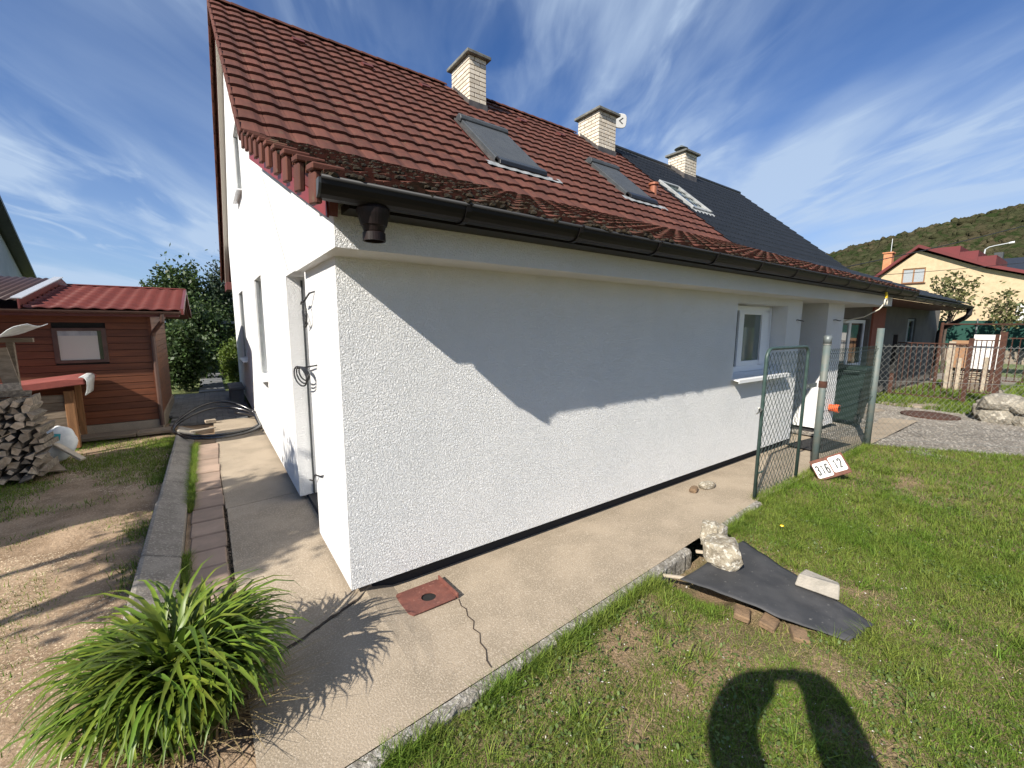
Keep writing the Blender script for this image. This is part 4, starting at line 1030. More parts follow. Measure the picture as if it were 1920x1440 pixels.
board(1.97, -1.10, .0, .16, .025, .018, R(-35), 'pale_board', 'short pale stick beside the kerb end at the pit', ry=R(8), cat='stick', name='stick')
board(2.52, -1.02, -.03, .14, .03, .02, R(-48), 'pale_board', 'short pale stick in the dark gap behind the kerb', cat='stick', name='stick')

# ================================================================== GATE, POSTS AND CHAIN LINK
def chain(p0, p1, z0, z1, cell, r, mt, parent, barbs=False, cut=.0, name='wire_mesh'):
    p0, p1 = Vector(p0), Vector(p1); dv = p1-p0; ln = dv.length; dv.normalize(); nr = Vector((-dv.y, dv.x, 0))
    n_ = int(ln/cell); ch_ = cell*1.25; m = MB(); rows = int((z1-z0)/(ch_/2))
    for i in range(n_):
        pts = []
        for k in range(rows+1):
            u = (i+(.5 if k % 2 else 0)+(.5 if i % 2 == 99 else 0)+.25)*cell
            pts.append(p0+dv*(u+(.03*cell if k % 2 else -.03*cell))+Vector((0, 0, z0+k*ch_/2))+nr*(r*.8*(1 if k % 2 else -1)))
        m.tube(pts, r, 3, cap=False)
        pts2 = [p0+dv*((i+(0 if k % 2 else .5)+.25+.0)*cell)+Vector((0, 0, z0+k*ch_/2))-nr*(r*.8*(1 if k % 2 else -1)) for k in range(rows+1)]
        m.tube(pts2, r, 3, cap=False) if False else None
    # neighbouring zigzags interlock: mirrored set
    for i in range(n_):
        pts = [p0+dv*((i+(.5 if k % 2 == 0 else 0)+.25-.5+.5*0)*cell+ (0))+Vector((0, 0, z0+k*ch_/2)) for k in range(rows+1)]
        m.tube(pts, r, 3, cap=False)
    if barbs:
        for i in range(n_):
            b = p0+dv*((i+.25)*cell)+Vector((0, 0, z0+rows*ch_/2)); m.tube([b, b+Vector((0, 0, .05))+dv*.02], r*1.3, 3); m.tube([b, b+Vector((0, 0, .045))-dv*.025], r*1.3, 3)
    return m.build(name, mt, parent)
gt = thing('garden_gate', (4.4, -.76, 0), 'green tubular chain link garden gate standing by the white wall', 'gate')
xa, xb = 3.92, 4.95; rr = .10; y = -.76
fr = [(xa, y, .02), (xa, y, 1.58-rr)]+[(xa+rr-rr*math.cos(t), y, 1.58-rr+rr*math.sin(t)) for t in np.linspace(.2, math.pi/2, 5)]+[(xb-rr+rr*math.sin(t), y, 1.58-rr+rr*math.cos(t)) for t in np.linspace(0, math.pi/2-.2, 5)]+[(xb, y, 1.58-rr), (xb, y, .04)]
MB().tube(fr, .018, 10).build('gate_frame', 'green_tube', gt, smooth=True)
chain((xa+.02, y, 0), (xb-.02, y, 0), .05, 1.55, .085, .0030, 'green_wire', gt)
MB().tube([(xa, y, .27), (xa+.15, y, .27)], .008, 6).build('lower_rail', 'green_tube', gt)
m = MB(); m.tube([(xa-.02, y, .96), (xa-.10, y-.02, .96)], .014, 6); m.tube([(xa-.09, y-.02, .965), (xa-.17, y-.04, 1.0)], .008, 5); m.tube([(xa-.09, y-.02, .955), (xa-.18, y-.03, .94)], .008, 5); m.build('latch', 'wire_galv', gt)
m = MB(); m.box(xb+.01, xb+.30, y-.02, y-.012, 1.09, 1.14); m.tube([(xb+.04, y-.022, 1.115), (xb+.04, y-.03, 1.115)], .015, 6); m.build('hinge_bracket', 'galv', gt)
fn = thing('chain_link_fence', (6.5, -.76, 0), 'chain link fence section between two green-grey posts by the gate', 'fence')
m = MB(); m.tube([(5.50, -.76, -.1), (5.50, -.76, 1.69)], .040, 14); m.build('post', 'post_green', fn, smooth=True)
MB().tube([(5.50, -.76, 1.60), (5.50, -.76, 1.70)], .043, 14).build('post_cap', 'galv', fn, smooth=True)
MB().tube([(5.50, -.76, 1.585), (5.50, -.76, 1.60)], .044, 14).build('wire_band', 'wire_galv', fn)
MB().tube([(5.50, -.76, 1.06), (5.50, -.76, 1.14)], .045, 14).build('hinge_clamp', 'rust', fn)
MB().tube([(7.58, -.76, -.1), (7.58, -.76, 1.79)], .045, 14).build('post', 'post_green', fn, smooth=True)
chain((5.54, -.765, 0), (7.55, -.765, 0), .04, 1.52, .070, .0022, 'green_wire', fn, barbs=True)
for z in (.75, 1.48, .08): MB().tube([(5.5, -.77, z), (6.5, -.772, z-.02), (7.58, -.77, z+.01)], .003, 4).build('tension_wire', 'green_wire', fn)
fn2 = thing('chain_link_fence', (8.6, -2, 0), 'wide thin wire mesh fence in front of the gravel road', 'fence')
chain((7.62, -.82, 0), (10.3, -4.2, 0), .0, 1.55, .075, .0022, 'wire_galv', fn2)
for z in (1.52, 1.0, .1): MB().tube([(7.6, -.8, z), (10.3, -4.2, z)], .003, 4).build('tension_wire', 'wire_galv', fn2)
MB().tube([(10.3, -4.2, -.1), (10.3, -4.2, 1.7)], .05, 12).build('post', 'post_green', fn2)
# number sign
sg = thing('number_sign', (5.30, -1.0, 0), 'tilted brown board with house number plates leaning on the fence post', 'sign')
dv = Vector((.962, .273, 0)); rt = Vector((.273, -.962, 0)); tilt = R(20)
up0 = (Vector((0, 0, 1))*math.cos(tilt)+dv*math.sin(tilt)); nrm = rt.cross(up0)
rl = R(31); r2 = rt*math.cos(rl)+up0*math.sin(rl); u2 = up0*math.cos(rl)-rt*math.sin(rl)
base = Matrix(((r2.x, u2.x, nrm.x, 5.36), (r2.y, u2.y, nrm.y, -.97), (r2.z, u2.z, nrm.z, .125), (0, 0, 0, 1)))
def onsign(m_or_me, name, mt, off=(0, 0, 0), **k):
    me = m_or_me if not isinstance(m_or_me, MB) else m_or_me.mesh(name, mt, **k)
    me.transform(base @ Matrix.Translation(off)); return link(name, me, sg)
onsign(MB().box(-.175, .175, -.125, .125, -.012, .0), 'board', 'sign_board', bevel=.004)
def plate(w_, h_):
    q = []; r_ = .02
    for cx, cy, a0 in ((w_/2-r_, h_/2-r_, 0), (-w_/2+r_, h_/2-r_, 90), (-w_/2+r_, -h_/2+r_, 180), (w_/2-r_, -h_/2+r_, 270)):
        for k in range(5): t = R(a0+22.5*k); q.append((cx+r_*math.cos(t), cy+r_*math.sin(t)))
    return MB().prism(q, 2, .0, .004)
onsign(plate(.165, .185), 'number_plate', 'sign_white', (-.082, -.008, .001)); onsign(plate(.145, .185), 'number_plate', 'sign_white', (.085, .012, .001))
DIG = {'1': [[(.15, .78), (.6, 1), (.6, 0)]],
       '2': [[(0, .74), (.08, .93), (.5, 1), (.92, .92), (.98, .72), (.85, .5), (.05, .03), (1, .03)]],
       '3': [[(0, .86), (.25, 1), (.75, 1), (1, .82), (.9, .6), (.45, .53), (.9, .46), (1, .2), (.75, 0), (.25, 0), (0, .14)]],
       '6': [[(.95, .88), (.7, 1), (.3, 1), (.04, .75), (0, .3), (.2, .02), (.75, 0), (1, .18), (1, .4), (.75, .57), (.3, .57), (.03, .38)]]}
def numeral_mesh(ch, w_, h_, st):
    m = MB()
    for line in DIG[ch]:
        P = [Vector(((x-.5)*w_, (y-.5)*h_, 0)) for x, y in line]
        lft, rgt = [], []
        for k, p in enumerate(P):
            a = (P[k]-P[k-1]).normalized() if k else (P[1]-P[0]).normalized(); b = (P[k+1]-P[k]).normalized() if k < len(P)-1 else a
            t_ = (a+b); t_ = t_.normalized() if t_.length > .1 else a
            nn_ = Vector((-t_.y, t_.x, 0)); sc_ = min(1.6, 1/max(.3, t_.dot(a)))
            lft.append(p+nn_*st/2*sc_); rgt.append(p-nn_*st/2*sc_)
        n_ = len(P); vs = [(*v.xy, z) for v in lft+rgt for z in (0, .002)]
        for k in range(n_-1):
            a0, a1, b0, b1 = 2*k, 2*(k+1), 2*(n_+k), 2*(n_+k+1)
            m.add([vs[q] for q in (a0, a1, b1, b0, a0+1, a1+1, b1+1, b0+1)], [(0, 1, 2, 3), (7, 6, 5, 4), (0, 4, 5, 1), (1, 5, 6, 2), (2, 6, 7, 3), (3, 7, 4, 0)])
    return m.mesh('numeral', 'ink')
for body, off in (('316', (-.082, -.008, .0055)), ('12', (.085, .012, .0055))):
    for k, ch_ in enumerate(body):
        me = numeral_mesh(ch_, .026, .105, .0155); me.transform(base @ Matrix.Translation((off[0]+(k-(len(body)-1)/2)*.049, off[1], off[2]))); link('numeral', me, sg)

# ================================================================== PORCH CORNER
bn = thing('wheelie_bin', (9.3, 0, 0), 'dark green wheelie bin behind the chain link fence', 'bin')
m = MB(); a, b = (.24, .24), (.29, .30); cx, cy = 9.28, .02; vs = []
for (h, (wx, wy)) in ((.06, (.23, .22)), (.55, (.26, .265)), (.98, (.29, .30)), (.98, (.30, .315)), (1.02, (.30, .315))):
    vs += [(cx-wx, cy-wy, h), (cx+wx, cy-wy, h), (cx+wx, cy+wy, h), (cx-wx, cy+wy, h)]
m.add(vs, [(4*i+k, 4*i+(k+1) % 4, 4*i+4+(k+1) % 4, 4*i+4+k) for i in range(4) for k in range(4)]+[(3, 2, 1, 0), (16, 17, 18, 19)]); m.build('bin_body', 'bin', bn, bevel=.015)
MB().prism([(cx-.33, 1.02), (cx+.32, 1.02), (cx+.28, 1.075), (cx-.25, 1.09)], 1, cy-.32, cy+.32).build('lid', 'bin', bn, bevel=.012)
MB().tube([(cx-.36, cy-.24, 1.0), (cx-.36, cy+.24, 1.0)], .016, 8).build('handle', 'bin', bn)
for yy in (cy-.27, cy+.22):
    wq = MB(); wq.tube([(cx-.20, yy, .10), (cx-.20, yy+.05, .10)], .10, 18); wq = wq.build('wheel', 'rubber', bn); MB().tube([(cx-.20, yy-.004, .10), (cx-.20, yy+.054, .10)], .045, 12).build('hub', 'lead', wq)
m = MB(); m.box(6.55, 7.45, -.56, -.06, -.028, -.014, rot=Matrix.Rotation(R(-6), 3, 'Z')); tag(m.build('doormat', 'rubber', bevel=.004), 'black rubber doormat on the path in front of the porch', 'doormat')
pp = thing('drain_pipe_stub', (8.34, 0, .36), 'bright orange plastic pipe end sticking out of the porch pillar', 'pipe')
m = MB(); pr = [(.055, 0), (.065, 0), (.065, .05), (.058, .05), (.058, .14), (.05, .14)]; m.lathe([(.062, 0), (.072, 0), (.072, .06), (.062, .065), (.062, .15)], (0, 0, 0), 18)
me = m.mesh('pipe', 'orange_pvc'); me.transform(Matrix.Translation((8.34, -.14, .37)) @ Matrix.Rotation(R(-90), 4, 'X')); link('pipe', me, pp)
m = MB(); m.lathe([(.052, -.001), (.052, .001)], (0, 0, 0), 16); me = m.mesh('pipe_mouth', 'black'); me.transform(Matrix.Translation((8.34, -.143, .37)) @ Matrix.Rotation(R(-90), 4, 'X')); link('pipe_mouth', me, pp)
hk = thing('rope_hook', (8.5, -.56, 2.4), 'yellow plastic hook with white rope hanging from the gutter', 'hook')
m = MB(); m.add([(8.50, -.555, 2.46), (8.455, -.57, 2.28), (8.545, -.57, 2.28), (8.50, -.54, 2.46), (8.455, -.55, 2.28), (8.545, -.55, 2.28)], [(0, 1, 2), (3, 5, 4), (0, 3, 4, 1), (0, 2, 5, 3), (1, 4, 5, 2)]); m.build('hook_body', 'yellow', hk)
MB().tube([(8.43, -.56, 2.17)]+[(8.50-.07*math.cos(t), -.56, 2.21+.06*math.sin(t)) for t in np.linspace(.1, math.pi-.1, 9)]+[(8.57, -.56, 2.17)], .012, 6).build('ring', 'rope', hk, smooth=True)
MB().tube([(8.45, -.56, 2.20), (8.44, -.5, 2.10), (8.50, -.30, 1.98), (8.7, .1, 1.90), (9.2, .5, 1.86), (11.2, .74, 1.92)], .010, 6).build('rope', 'rope', hk, smooth=True)
dsh = thing('antenna_dish', (10.05, 7.1, 8.2), 'small white antenna dish on the second chimney', 'antenna')
m = MB(); q = []
for k in range(20): t = 2*math.pi*k/20; c, s_ = math.cos(t), math.sin(t); q.append((.2*math.copysign(abs(c)**.6, c), .2*math.copysign(abs(s_)**.6, s_)))
m.prism(q, 2, 0, .06); m.prism([(x*.8, y*.8) for x, y in q], 2, -.07, 0)
fx = Matrix(((.80, 0, -.45, 10.28), (-.55, 0, -.80, 6.72), (0, 1, .0, 8.20), (0, 0, 0, 1)))
fwd = Vector((-.45, -.87, -.2)).normalized(); rgt = fwd.cross(Vector((0, 0, 1))).normalized()*-1; upv = fwd.cross(rgt)*-1
if upv.z < 0: upv = -upv
rgt = upv.cross(fwd)
fx = Matrix(((rgt.x, upv.x, fwd.x, 10.32), (rgt.y, upv.y, fwd.y, 6.85), (rgt.z, upv.z, fwd.z, 8.13), (0, 0, 0, 1)))
me = m.mesh('dish', 'sign_white', bevel=.012); me.transform(fx); link('dish', me, dsh)
m = MB(); m.add([(.06, .09, .065), (.085, .07, .065), (-.02, 0, .065), (-.06, 0, .065), (.06, -.09, .065), (.085, -.07, .065)], [(0, 3, 2, 1), (3, 4, 5, 2)]); me = m.mesh('emblem', 'ink'); me.transform(fx); link('emblem', me, dsh)
MB().tube([(9.88, 7.0, 8.05), (10.15, 6.98, 8.05), (10.30, 6.9, 8.12)], .02, 8).build('bracket', 'galv', dsh)

# ================================================================== NEIGHBOUR'S YARD ON THE RIGHT
rg = thing('rusty_gate', (13.9, -.3, 0), 'rusty barred double gate across the neighbour yard', 'gate')
def bars(parent, y0, y1, z0, z1, n_, x, mt='rust', r=.010):
    MB().box(x-.012, x+.012, min(y0, y1), max(y0, y1), z0-.012, z0+.012).build('rail', mt, parent); MB().box(x-.012, x+.012, min(y0, y1), max(y0, y1), z1-.012, z1+.012).build('rail', mt, parent)
    for k in range(n_):
        yy = y0+(y1-y0)*(k+.5)/n_; MB().tube([(x, yy, z0), (x, yy, z1)], r, 5).build('bar', mt, parent)
bars(rg, .36, -.92, .10, 1.42, 12, 13.9)
MB().box(13.87, 13.93, .36, .44, -.05, .62).build('post', 'rust', rg); MB().box(13.86, 13.94, .37, .46, .62, 1.62).build('post', 'black_metal', rg)
MB().box(13.86, 13.94, -.98, -.90, -.1, 1.56).build('post', 'rust', rg)
bars(rg, -.98, -1.38, .30, 1.52, 5, 13.92)
MB().box(13.84, 13.94, -1.48, -1.38, .30, 1.72).build('post', 'rust', rg); MB().box(13.86, 13.92, -1.36, -1.30, .35, 1.66).build('post', 'rust', rg)
rf2 = thing('rusty_fence', (13.9, -3, .5), 'rusty barred fence standing on the low stone wall', 'fence')
bars(rf2, -1.5, -5.0, .62, 1.58, 30, 13.9)
for yy in (-2.6, -3.8, -5.0): MB().box(13.87, 13.93, yy-.03, yy+.03, .5, 1.7).build('post', 'rust', rf2)
rp = thing('pipe_frame', (16, -1, 0), 'thin rusty pole with a long horizontal pipe behind the gate', 'pole')
MB().tube([(16, -.08, -.1), (16, -.08, 1.95)], .035, 8).build('post', 'rust', rp); MB().tube([(16, -.08, 1.90), (16, -4.6, 1.90)], .022, 6).build('rail', 'rust', rp); MB().tube([(16, -4.6, -.1), (16, -4.6, 1.95)], .035, 8).build('post', 'rust', rp)
# low stone wall
sw = thing('stone_wall', (12.8, -3, 0), 'low pale limestone retaining wall at the right edge', 'wall')
MB().box(11.95, 14.6, -6.0, -1.55, -.2, .40).build('core', 'stone_wall', sw)
random.seed(5); y = -1.42
kk = 0
while y > -5.6:
    z = -.08
    for lv in range(2):
        w_ = random.uniform(.34, .6); h_ = random.uniform(.24, .30)
        o = link('stone', rock_mesh('stone', .24, w_/2*1.12, h_/2*1.25, 40+kk, 'stone_wall', .22, 2), sw, loc=(11.95+random.uniform(-.06, .06), y-w_/2, z+h_/2)); kk += 1; z += h_*.95
    y -= .46
for k in range(8):
    o = link('stone', rock_mesh('stone', .26, .20, .20, 80+k, 'stone_wall', .22, 2), sw, loc=(12.2+.33*k, -1.50, .12+.03*(k % 2)))
    link('cap_stone', rock_mesh('cap_stone', .30, .24, .09, 90+k, 'stone_wall', .15, 2), sw, loc=(12.15, -1.7-.45*k, .42))
g = MB(); g.add([(12.1, -6, .43), (24, -6, .6), (24, -1.55, .55), (12.1, -1.62, .43)], [(0, 1, 2, 3)]); g.build('terrace', 'meadow', kind='structure')
# manhole and slab fragments
m = MB(); m.lathe([(.46, 0), (.46, .03), (.30, .034), (.3, .030), (.02, .034)], (11.6, -.78, -.045), 26); tag(m.build('manhole_cover', 'rust'), 'round rusty manhole cover in the gravel before the gate', 'manhole')
m = MB(); m.box(10.6, 11.5, .02, .25, -.05, -.005, rot=Matrix.Rotation(R(-14), 3, 'Z')); tag(m.build('paving_slab', 'concrete_old', bevel=.01), 'loose grey slab lying on the pale ground beside the neighbour wall', 'slab')
m = MB(); m.box(12.6, 13.6, -1.0, .35, -.06, .0, rot=Matrix.Rotation(R(3), 3, 'Z')); tag(m.build('threshold_slab', 'concrete_old', bevel=.02), 'pale concrete threshold in front of the rusty gate', 'slab')
# boards and pallets stacked behind the gate
pl = thing('pallet_stack', (17, -.6, 0), 'stack of weathered pallets behind the rusty gate', 'pallets')
for k in range(6):
    for j in range(2): MB().box(16.9, 17.5, -1.15, -.25, .30+.12*k+.07*j, .325+.12*k+.07*j).build('deck_board', 'pale_board', pl)
    for j in range(3): MB().box(16.92, 17.48, -1.15+.40*j, -1.05+.40*j, .325+.12*k, .37+.12*k).build('block', 'old_board', pl)
MB().box(16.86, 17.5, -1.2, -.2, -.05, .30).build('base', 'old_board', pl)
for k, (ya, yb, za, zb, mt, lb) in enumerate([(-.30, -.16, .25, 1.42, 'pale_board', 'tall pale board leaning left of the pallets'), (-.46, -.36, .25, .95, 'pale_board', 'short pale post leaning in front of the pallets, left one'), (-.98, -.88, .22, 1.0, 'pale_board', 'short pale post leaning in front of the pallets, right one'), (-.60, -.20, .92, 1.45, 'neigh_orange', 'tan panel standing on the pallets'), (-1.14, -.62, .92, 1.62, 'white_wall', 'white panel standing on the pallets')]):
    m = MB(); m.box(16.72+.02*k, 16.76+.02*k, ya, yb, za-.25, zb); o = m.build('leaning_board', mt); tag(o, lb, 'board')
gs = thing('privacy_screen', (26, 0, 0), 'dark green privacy screen fence behind the yards', 'fence')
MB().box(26, 26.03, -9, 4.5, .9, 2.12).build('screen', 'screen_green', gs)
for k in range(8): MB().tube([(25.97, -8.8+1.85*k, -.3), (25.97, -8.8+1.85*k, 2.2)], .03, 6).build('post', 'galv', gs)
MB().box(25.9, 25.95, -9, 4.5, .35, .9).build('kickboard', 'concrete_old', gs)

# ================================================================== TREES
def tree(name, base, h, crown, mt, label, leaf=.14, n_leaf=5000, trunk_r=.09, seed=1, group=None, limbs=9, gaps=.0, cat='tree', clump=.42, crown_z=None, trunk_mat='trunk'):
    rs = np.random.default_rng(seed); random.seed(seed)
    t = thing(name, base, label, cat, group); bx, by, bz = base; rx, ry, rz_ = crown
    cz = bz+(crown_z if crown_z else h-rz_)
    m = MB(); top = Vector((bx, by, cz+rz_*.6))
    m.tube([(bx, by, bz-.1), (bx+.03*h*random.uniform(-1, 1), by+.02*h, bz+h*.35), tuple(top)], [trunk_r, trunk_r*.75, trunk_r*.15], 7)
    cl = []
    for k in range(limbs*3):
        u = rs.normal(size=3); u /= np.linalg.norm(u); r_ = rs.uniform(.35, .95); c = np.array([bx+rx*u[0]*r_, by+ry*u[1]*r_, cz+rz_*u[2]*r_]); cl.append(c)
        if k < limbs:
            f = rs.uniform(.3, .8); s0 = np.array([bx, by, bz+h*.3+(cz-bz-h*.3)*f]); mid = s0*.5+c*.5+np.array([0, 0, .05*h])
            m.tube([s0, mid, c], [trunk_r*.45, trunk_r*.25, trunk_r*.08], 5)
    m.build('trunk', trunk_mat, t)
    cl = np.array(cl); P = cl[rs.integers(0, len(cl), n_leaf)]+rs.normal(size=(n_leaf, 3))*np.array([rx, ry, rz_])*clump*.5
    P[:, 2] = np.maximum(P[:, 2], bz+.05)
    A = rs.normal(size=(n_leaf, 3)); A /= np.linalg.norm(A, axis=1)[:, None]; Bv = np.cross(A, rs.normal(size=(n_leaf, 3))); Bv /= np.linalg.norm(Bv, axis=1)[:, None]+1e-9
    s_ = leaf*rs.uniform(.6, 1.3, n_leaf)[:, None]
    V = np.stack([P-A*s_*.5, P+Bv*s_*.28, P+A*s_*.5, P-Bv*s_*.28], 1).reshape(-1, 3)
    me = np_mesh('crown', V, np.arange(n_leaf*4).reshape(-1, 4), mt); link('crown', me, t); return t
tree('walnut_tree', (-1.25, 19.2, -.1), 4.5, (1.1, 1.1, 1.9), 'shrub', 'leafy green tree rising behind the shed roof', .16, 9000, .10, 3)
tree('spruce_tree', (-.25, 18.8, -.1), 4.2, (.62, .62, 2.0), 'conifer', 'dark evergreen tree next to the gable wall', .13, 9000, .08, 4, clump=.5)
tree('spruce_tree', (.45, 19.6, -.1), 4.4, (.7, .7, 2.1), 'conifer', 'dark evergreen tree half hidden by the house', .13, 8000, .08, 5, clump=.5)
tree('young_tree', (-2.5, 20.5, -.1), 3.6, (.55, .5, .7), 'shrub', 'slim young tree with thin shoots left of the big tree', .13, 900, .05, 6)
tree('garden_bush', (-.8, 15.2, -.1), 2.4, (.9, .8, 1.1), 'shrub', 'dark garden bush at the end of the passage', .12, 8000, .05, 7)
tree('garden_bush', (-1.25, 12.4, -.1), 1.9, (.62, .7, .9), 'shrub', 'dark bush behind the shed corner', .12, 7000, .05, 8)  # moved forward to cover bright ground, standing in for shade in the passage
tree('garden_bush', (.05, 13.6, -.1), 1.35, (.42, .5, .62), 'shrub_light', 'bright green rounded bush beside the gable end', .08, 6000, .04, 9)
tree('garden_bush', (-.55, 17.6, -.1), 3.0, (1.0, .7, 1.3), 'shrub', 'tall hedge bush closing the garden behind', .12, 7000, .05, 10)
tree('fruit_tree', (24, 1.0, 0), 3.9, (.8, .85, .8), 'fruit_leaf', 'thin fruit tree with yellow-green leaves before the yellow house', .17, 800, .06, 12)
tree('fruit_tree', (24.5, -.45, 0), 3.2, (.6, .55, .75), 'fruit_leaf', 'small sparse tree right of the fruit tree', .15, 700, .05, 13)
tree('fruit_tree', (24.5, -1.4, 0), 3.2, (.6, .5, .75), 'shrub', 'small dark tree at the right edge before the screen', .14, 800, .05, 14)
# low vegetation by the rusty gate
hut = thing('garden_hut', (0, 16, 0), 'small open garden hut with flat roof behind the bushes', 'hut')
MB().box(-.35, 1.6, 15.4, 17, 1.80, 1.88).build('roof', 'lead', hut)
for (a, b) in [(-.3, 15.45), (1.5, 15.45), (-.3, 16.9)]: MB().box(a, a+.08, b, b+.08, -.2, 1.8).build('post', 'old_board', hut)

# ================================================================== FAR HOUSES, LAMP, WIRES
yh = thing('yellow_house', (58, 7, 0), 'yellow rendered house with dark red roof and brick chimney', 'house')
def far(y, z, k=58.65/32.65): return (-2.71+(y+2.71)*k, 1.8+(z-1.8)*k)
ap, le, re = far(3.79, 6.20), far(5.63, 4.72), far(1.15, 4.90)
wy = [le[0]-.1, ap[0], re[0]]
wm = MB().prism([(le[0]+.0, -.5), (le[0]+.0, le[1]-.25), (ap[0], ap[1]-.25), (re[0]-.0, re[1]-.15), (re[0]-4.5, re[1]-1.75), (re[0]-9, re[1]-3.3), (re[0]-9, -.5)], 0, 58, 68).mesh('wall', 'yellow_wall')
y1_, z1_ = far(4.40, 5.12); y0_, z0_ = far(3.42, 4.30)
wm = boolean_cut(wm, [(57, 58.2, y0_, y1_, z0_, z1_)]); link('wall', wm, yh)
wf = MB()
for (a, b, c, e) in [(y0_, y0_+.1, z0_, z1_), (y1_-.1, y1_, z0_, z1_), (y0_+.1, y1_-.1, z0_, z0_+.1), (y0_+.1, y1_-.1, z1_-.1, z1_), ((y0_+y1_)/2-.05, (y0_+y1_)/2+.05, z0_+.1, z1_-.1)]: wf.box(58.06, 58.16, a, b, c, e)
wf = wf.build('window', 'timber', yh); ym = (y0_+y1_)/2
MB().box(58.11, 58.13, y0_+.1, ym-.05, z0_+.1, z1_-.1).build('pane', 'curtain', wf); MB().box(58.11, 58.13, ym+.05, y1_-.1, z0_+.1, z1_-.1).build('pane', 'curtain', wf)
MB().box(57.9, 58.1, y0_-.1, y1_+.1, z0_-.12, z0_).build('sill', 'rust', wf)
def slab_roof(a, b, x0, x1, t, name, parent, mt='red_roof'):
    return MB().prism([a, b, (b[0], b[1]+t), (a[0], a[1]+t)], 0, x0, x1).build(name, mt, parent)
slab_roof((le[0]+.5, le[1]-.66), ap, 57.4, 68.5, .30, 'roof', yh)
rr_ = slab_roof(ap, (re[0], re[1]), 57.4, 68.5, .30, 'roof', yh)
slab_roof((re[0], re[1]), (re[0]-9.5, re[1]-3.35), 57.4, 68.5, .28, 'roof', yh)
# stepped roof parts behind the right slope
for k, (ya_, yb_, dz_) in enumerate([(.3, 2.5, .15), (2.51, 3.78, .75), (3.79, 5.0, 1.35)]):
    MB().box(60.5, 68, ap[0]-yb_, ap[0]-ya_, ap[1]-3.2, ap[1]+.30-dz_).build('dormer_step', 'red_roof', yh)
# white lower wing
MB().box(57.9, 66, re[0]-9, re[0]-2.2, -.5, re[1]-3.45).build('wing', 'white_wall', yh)
cy0, cz0 = far(5.62, 4.6); cy1, cz1 = far(5.20, 6.20)
cc = MB().box(59.5, 60.3, cy1-.1, cy0-.15, cz0-1, cz1).build('chimney', 'brick_far', yh); MB().box(59.4, 60.4, cy1-.2, cy0-.05, cz1, cz1+.12).build('cap', 'brick_far', cc); MB().tube([(59.6, cy1+.05, cz1), (59.6, cy1+.05, cz1+1.5)], .03, 5).build('aerial', 'lamp_metal', cc)
mh = thing('mint_house', (85, 0, 0), 'pale mint house with dark grey roof behind the yellow one', 'house')
k2 = 85.65/45.65
def far2(y, z): return (-2.71+(y+2.71)*k2, 1.8+(z-1.8)*k2)
a2 = far2(2.94, 6.1); b2 = far2(.79, 5.35)
MB().box(85, 95, a2[0]-14, a2[0]+1.5, -.5, a2[1]-.9).build('wall', 'mint_wall', mh)
MB().prism([(84.2, a2[1]-.95), (84.2, a2[1]-.65), (90, a2[1]+1.5), (96, a2[1]-.65), (96, a2[1]-.95)], 1, a2[0]-15, a2[0]+2.4).build('roof', 'dark_roof', mh)
MB().box(88, 89, far2(2.6, 0)[0], far2(2.0, 0)[0]+.3, a2[1], a2[1]+2.2).build('chimney', 'anthracite', mh)
lp = thing('street_lamp', (100, 6.9, 0), 'curved grey street lamp in front of the wooded hill', 'lamp')
k3 = 100.65/60.65
def far3(y, z): return (100, -2.71+(y+2.71)*k3, 1.8+(z-1.8)*k3)
q0, q1, q2 = far3(4.78, 8.0), far3(4.72, 9.2), far3(3.3, 9.58)
MB().tube([(100, q0[1], -.5), q0, q1, far3(4.5, 9.38), far3(4.1, 9.47), q2], [.14, .11, .09, .08, .07, .07], 8).build('pole', 'lamp_metal', lp)
e3 = far3(2.95, 9.62); MB().tube([q2, e3], [.12, .16], 8).build('lamp_head', 'sill_white', lp)
pole = thing('utility_pole', (36, -6.5, 0), 'utility pole beyond the right edge carrying the overhead wires', 'pole')
MB().tube([(36, -6.5, -.5), (36, -6.5, 9.4)], [.16, .11], 10).build('pole_shaft', 'trunk', pole)
def wire(a, b, sag, r, label):
    a, b = Vector(a), Vector(b); pts = [a.lerp(b, t)-Vector((0, 0, sag*4*t*(1-t))) for t in np.linspace(0, 1, 18)]
    tag(MB().tube(pts, r, 5).build('overhead_wire', 'cable'), label, 'wire')
wire((36, -6.4, 9.3), (19.5, 4.05, 4.0), .35, .018, 'thick overhead wire running from the dark roof up to the right edge')
wire((60, -10, 9.2), (21, 4.4, 3.85), .5, .012, 'thin overhead wire below the thick one crossing the yellow gable')
lh = thing('left_house', (-8, 20, 0), 'pale house gable with dark roof edge at the far left', 'house')
m = MB(); pA, pB = Vector((-6.2, 20, 4.9)), Vector((-6.94, 25, 3.74)); pr0 = pA+(pA-pB)*.9
wl = [pr0, pB]
m.add([(pr0.x, pr0.y, -.5), (pB.x, pB.y, -.5), tuple(pB-Vector((0, 0, .1))), tuple(pr0-Vector((0, 0, .1))), (pr0.x-6, pr0.y-1, -.5), (pB.x-6, pB.y-1, -.5), (pB.x-6, pB.y-1, pB.z-.1), (pr0.x-6, pr0.y-1, pr0.z-.1)], [(0, 1, 2, 3), (4, 7, 6, 5), (3, 2, 6, 7), (0, 3, 7, 4), (1, 5, 6, 2), (0, 4, 5, 1)]); m.build('wall', 'render_left', lh)
o1 = Vector((.35, .06, 0)); m = MB(); a, b = pr0+o1, pB+(pB-pA)*.08+o1; tk = Vector((0, 0, .14))
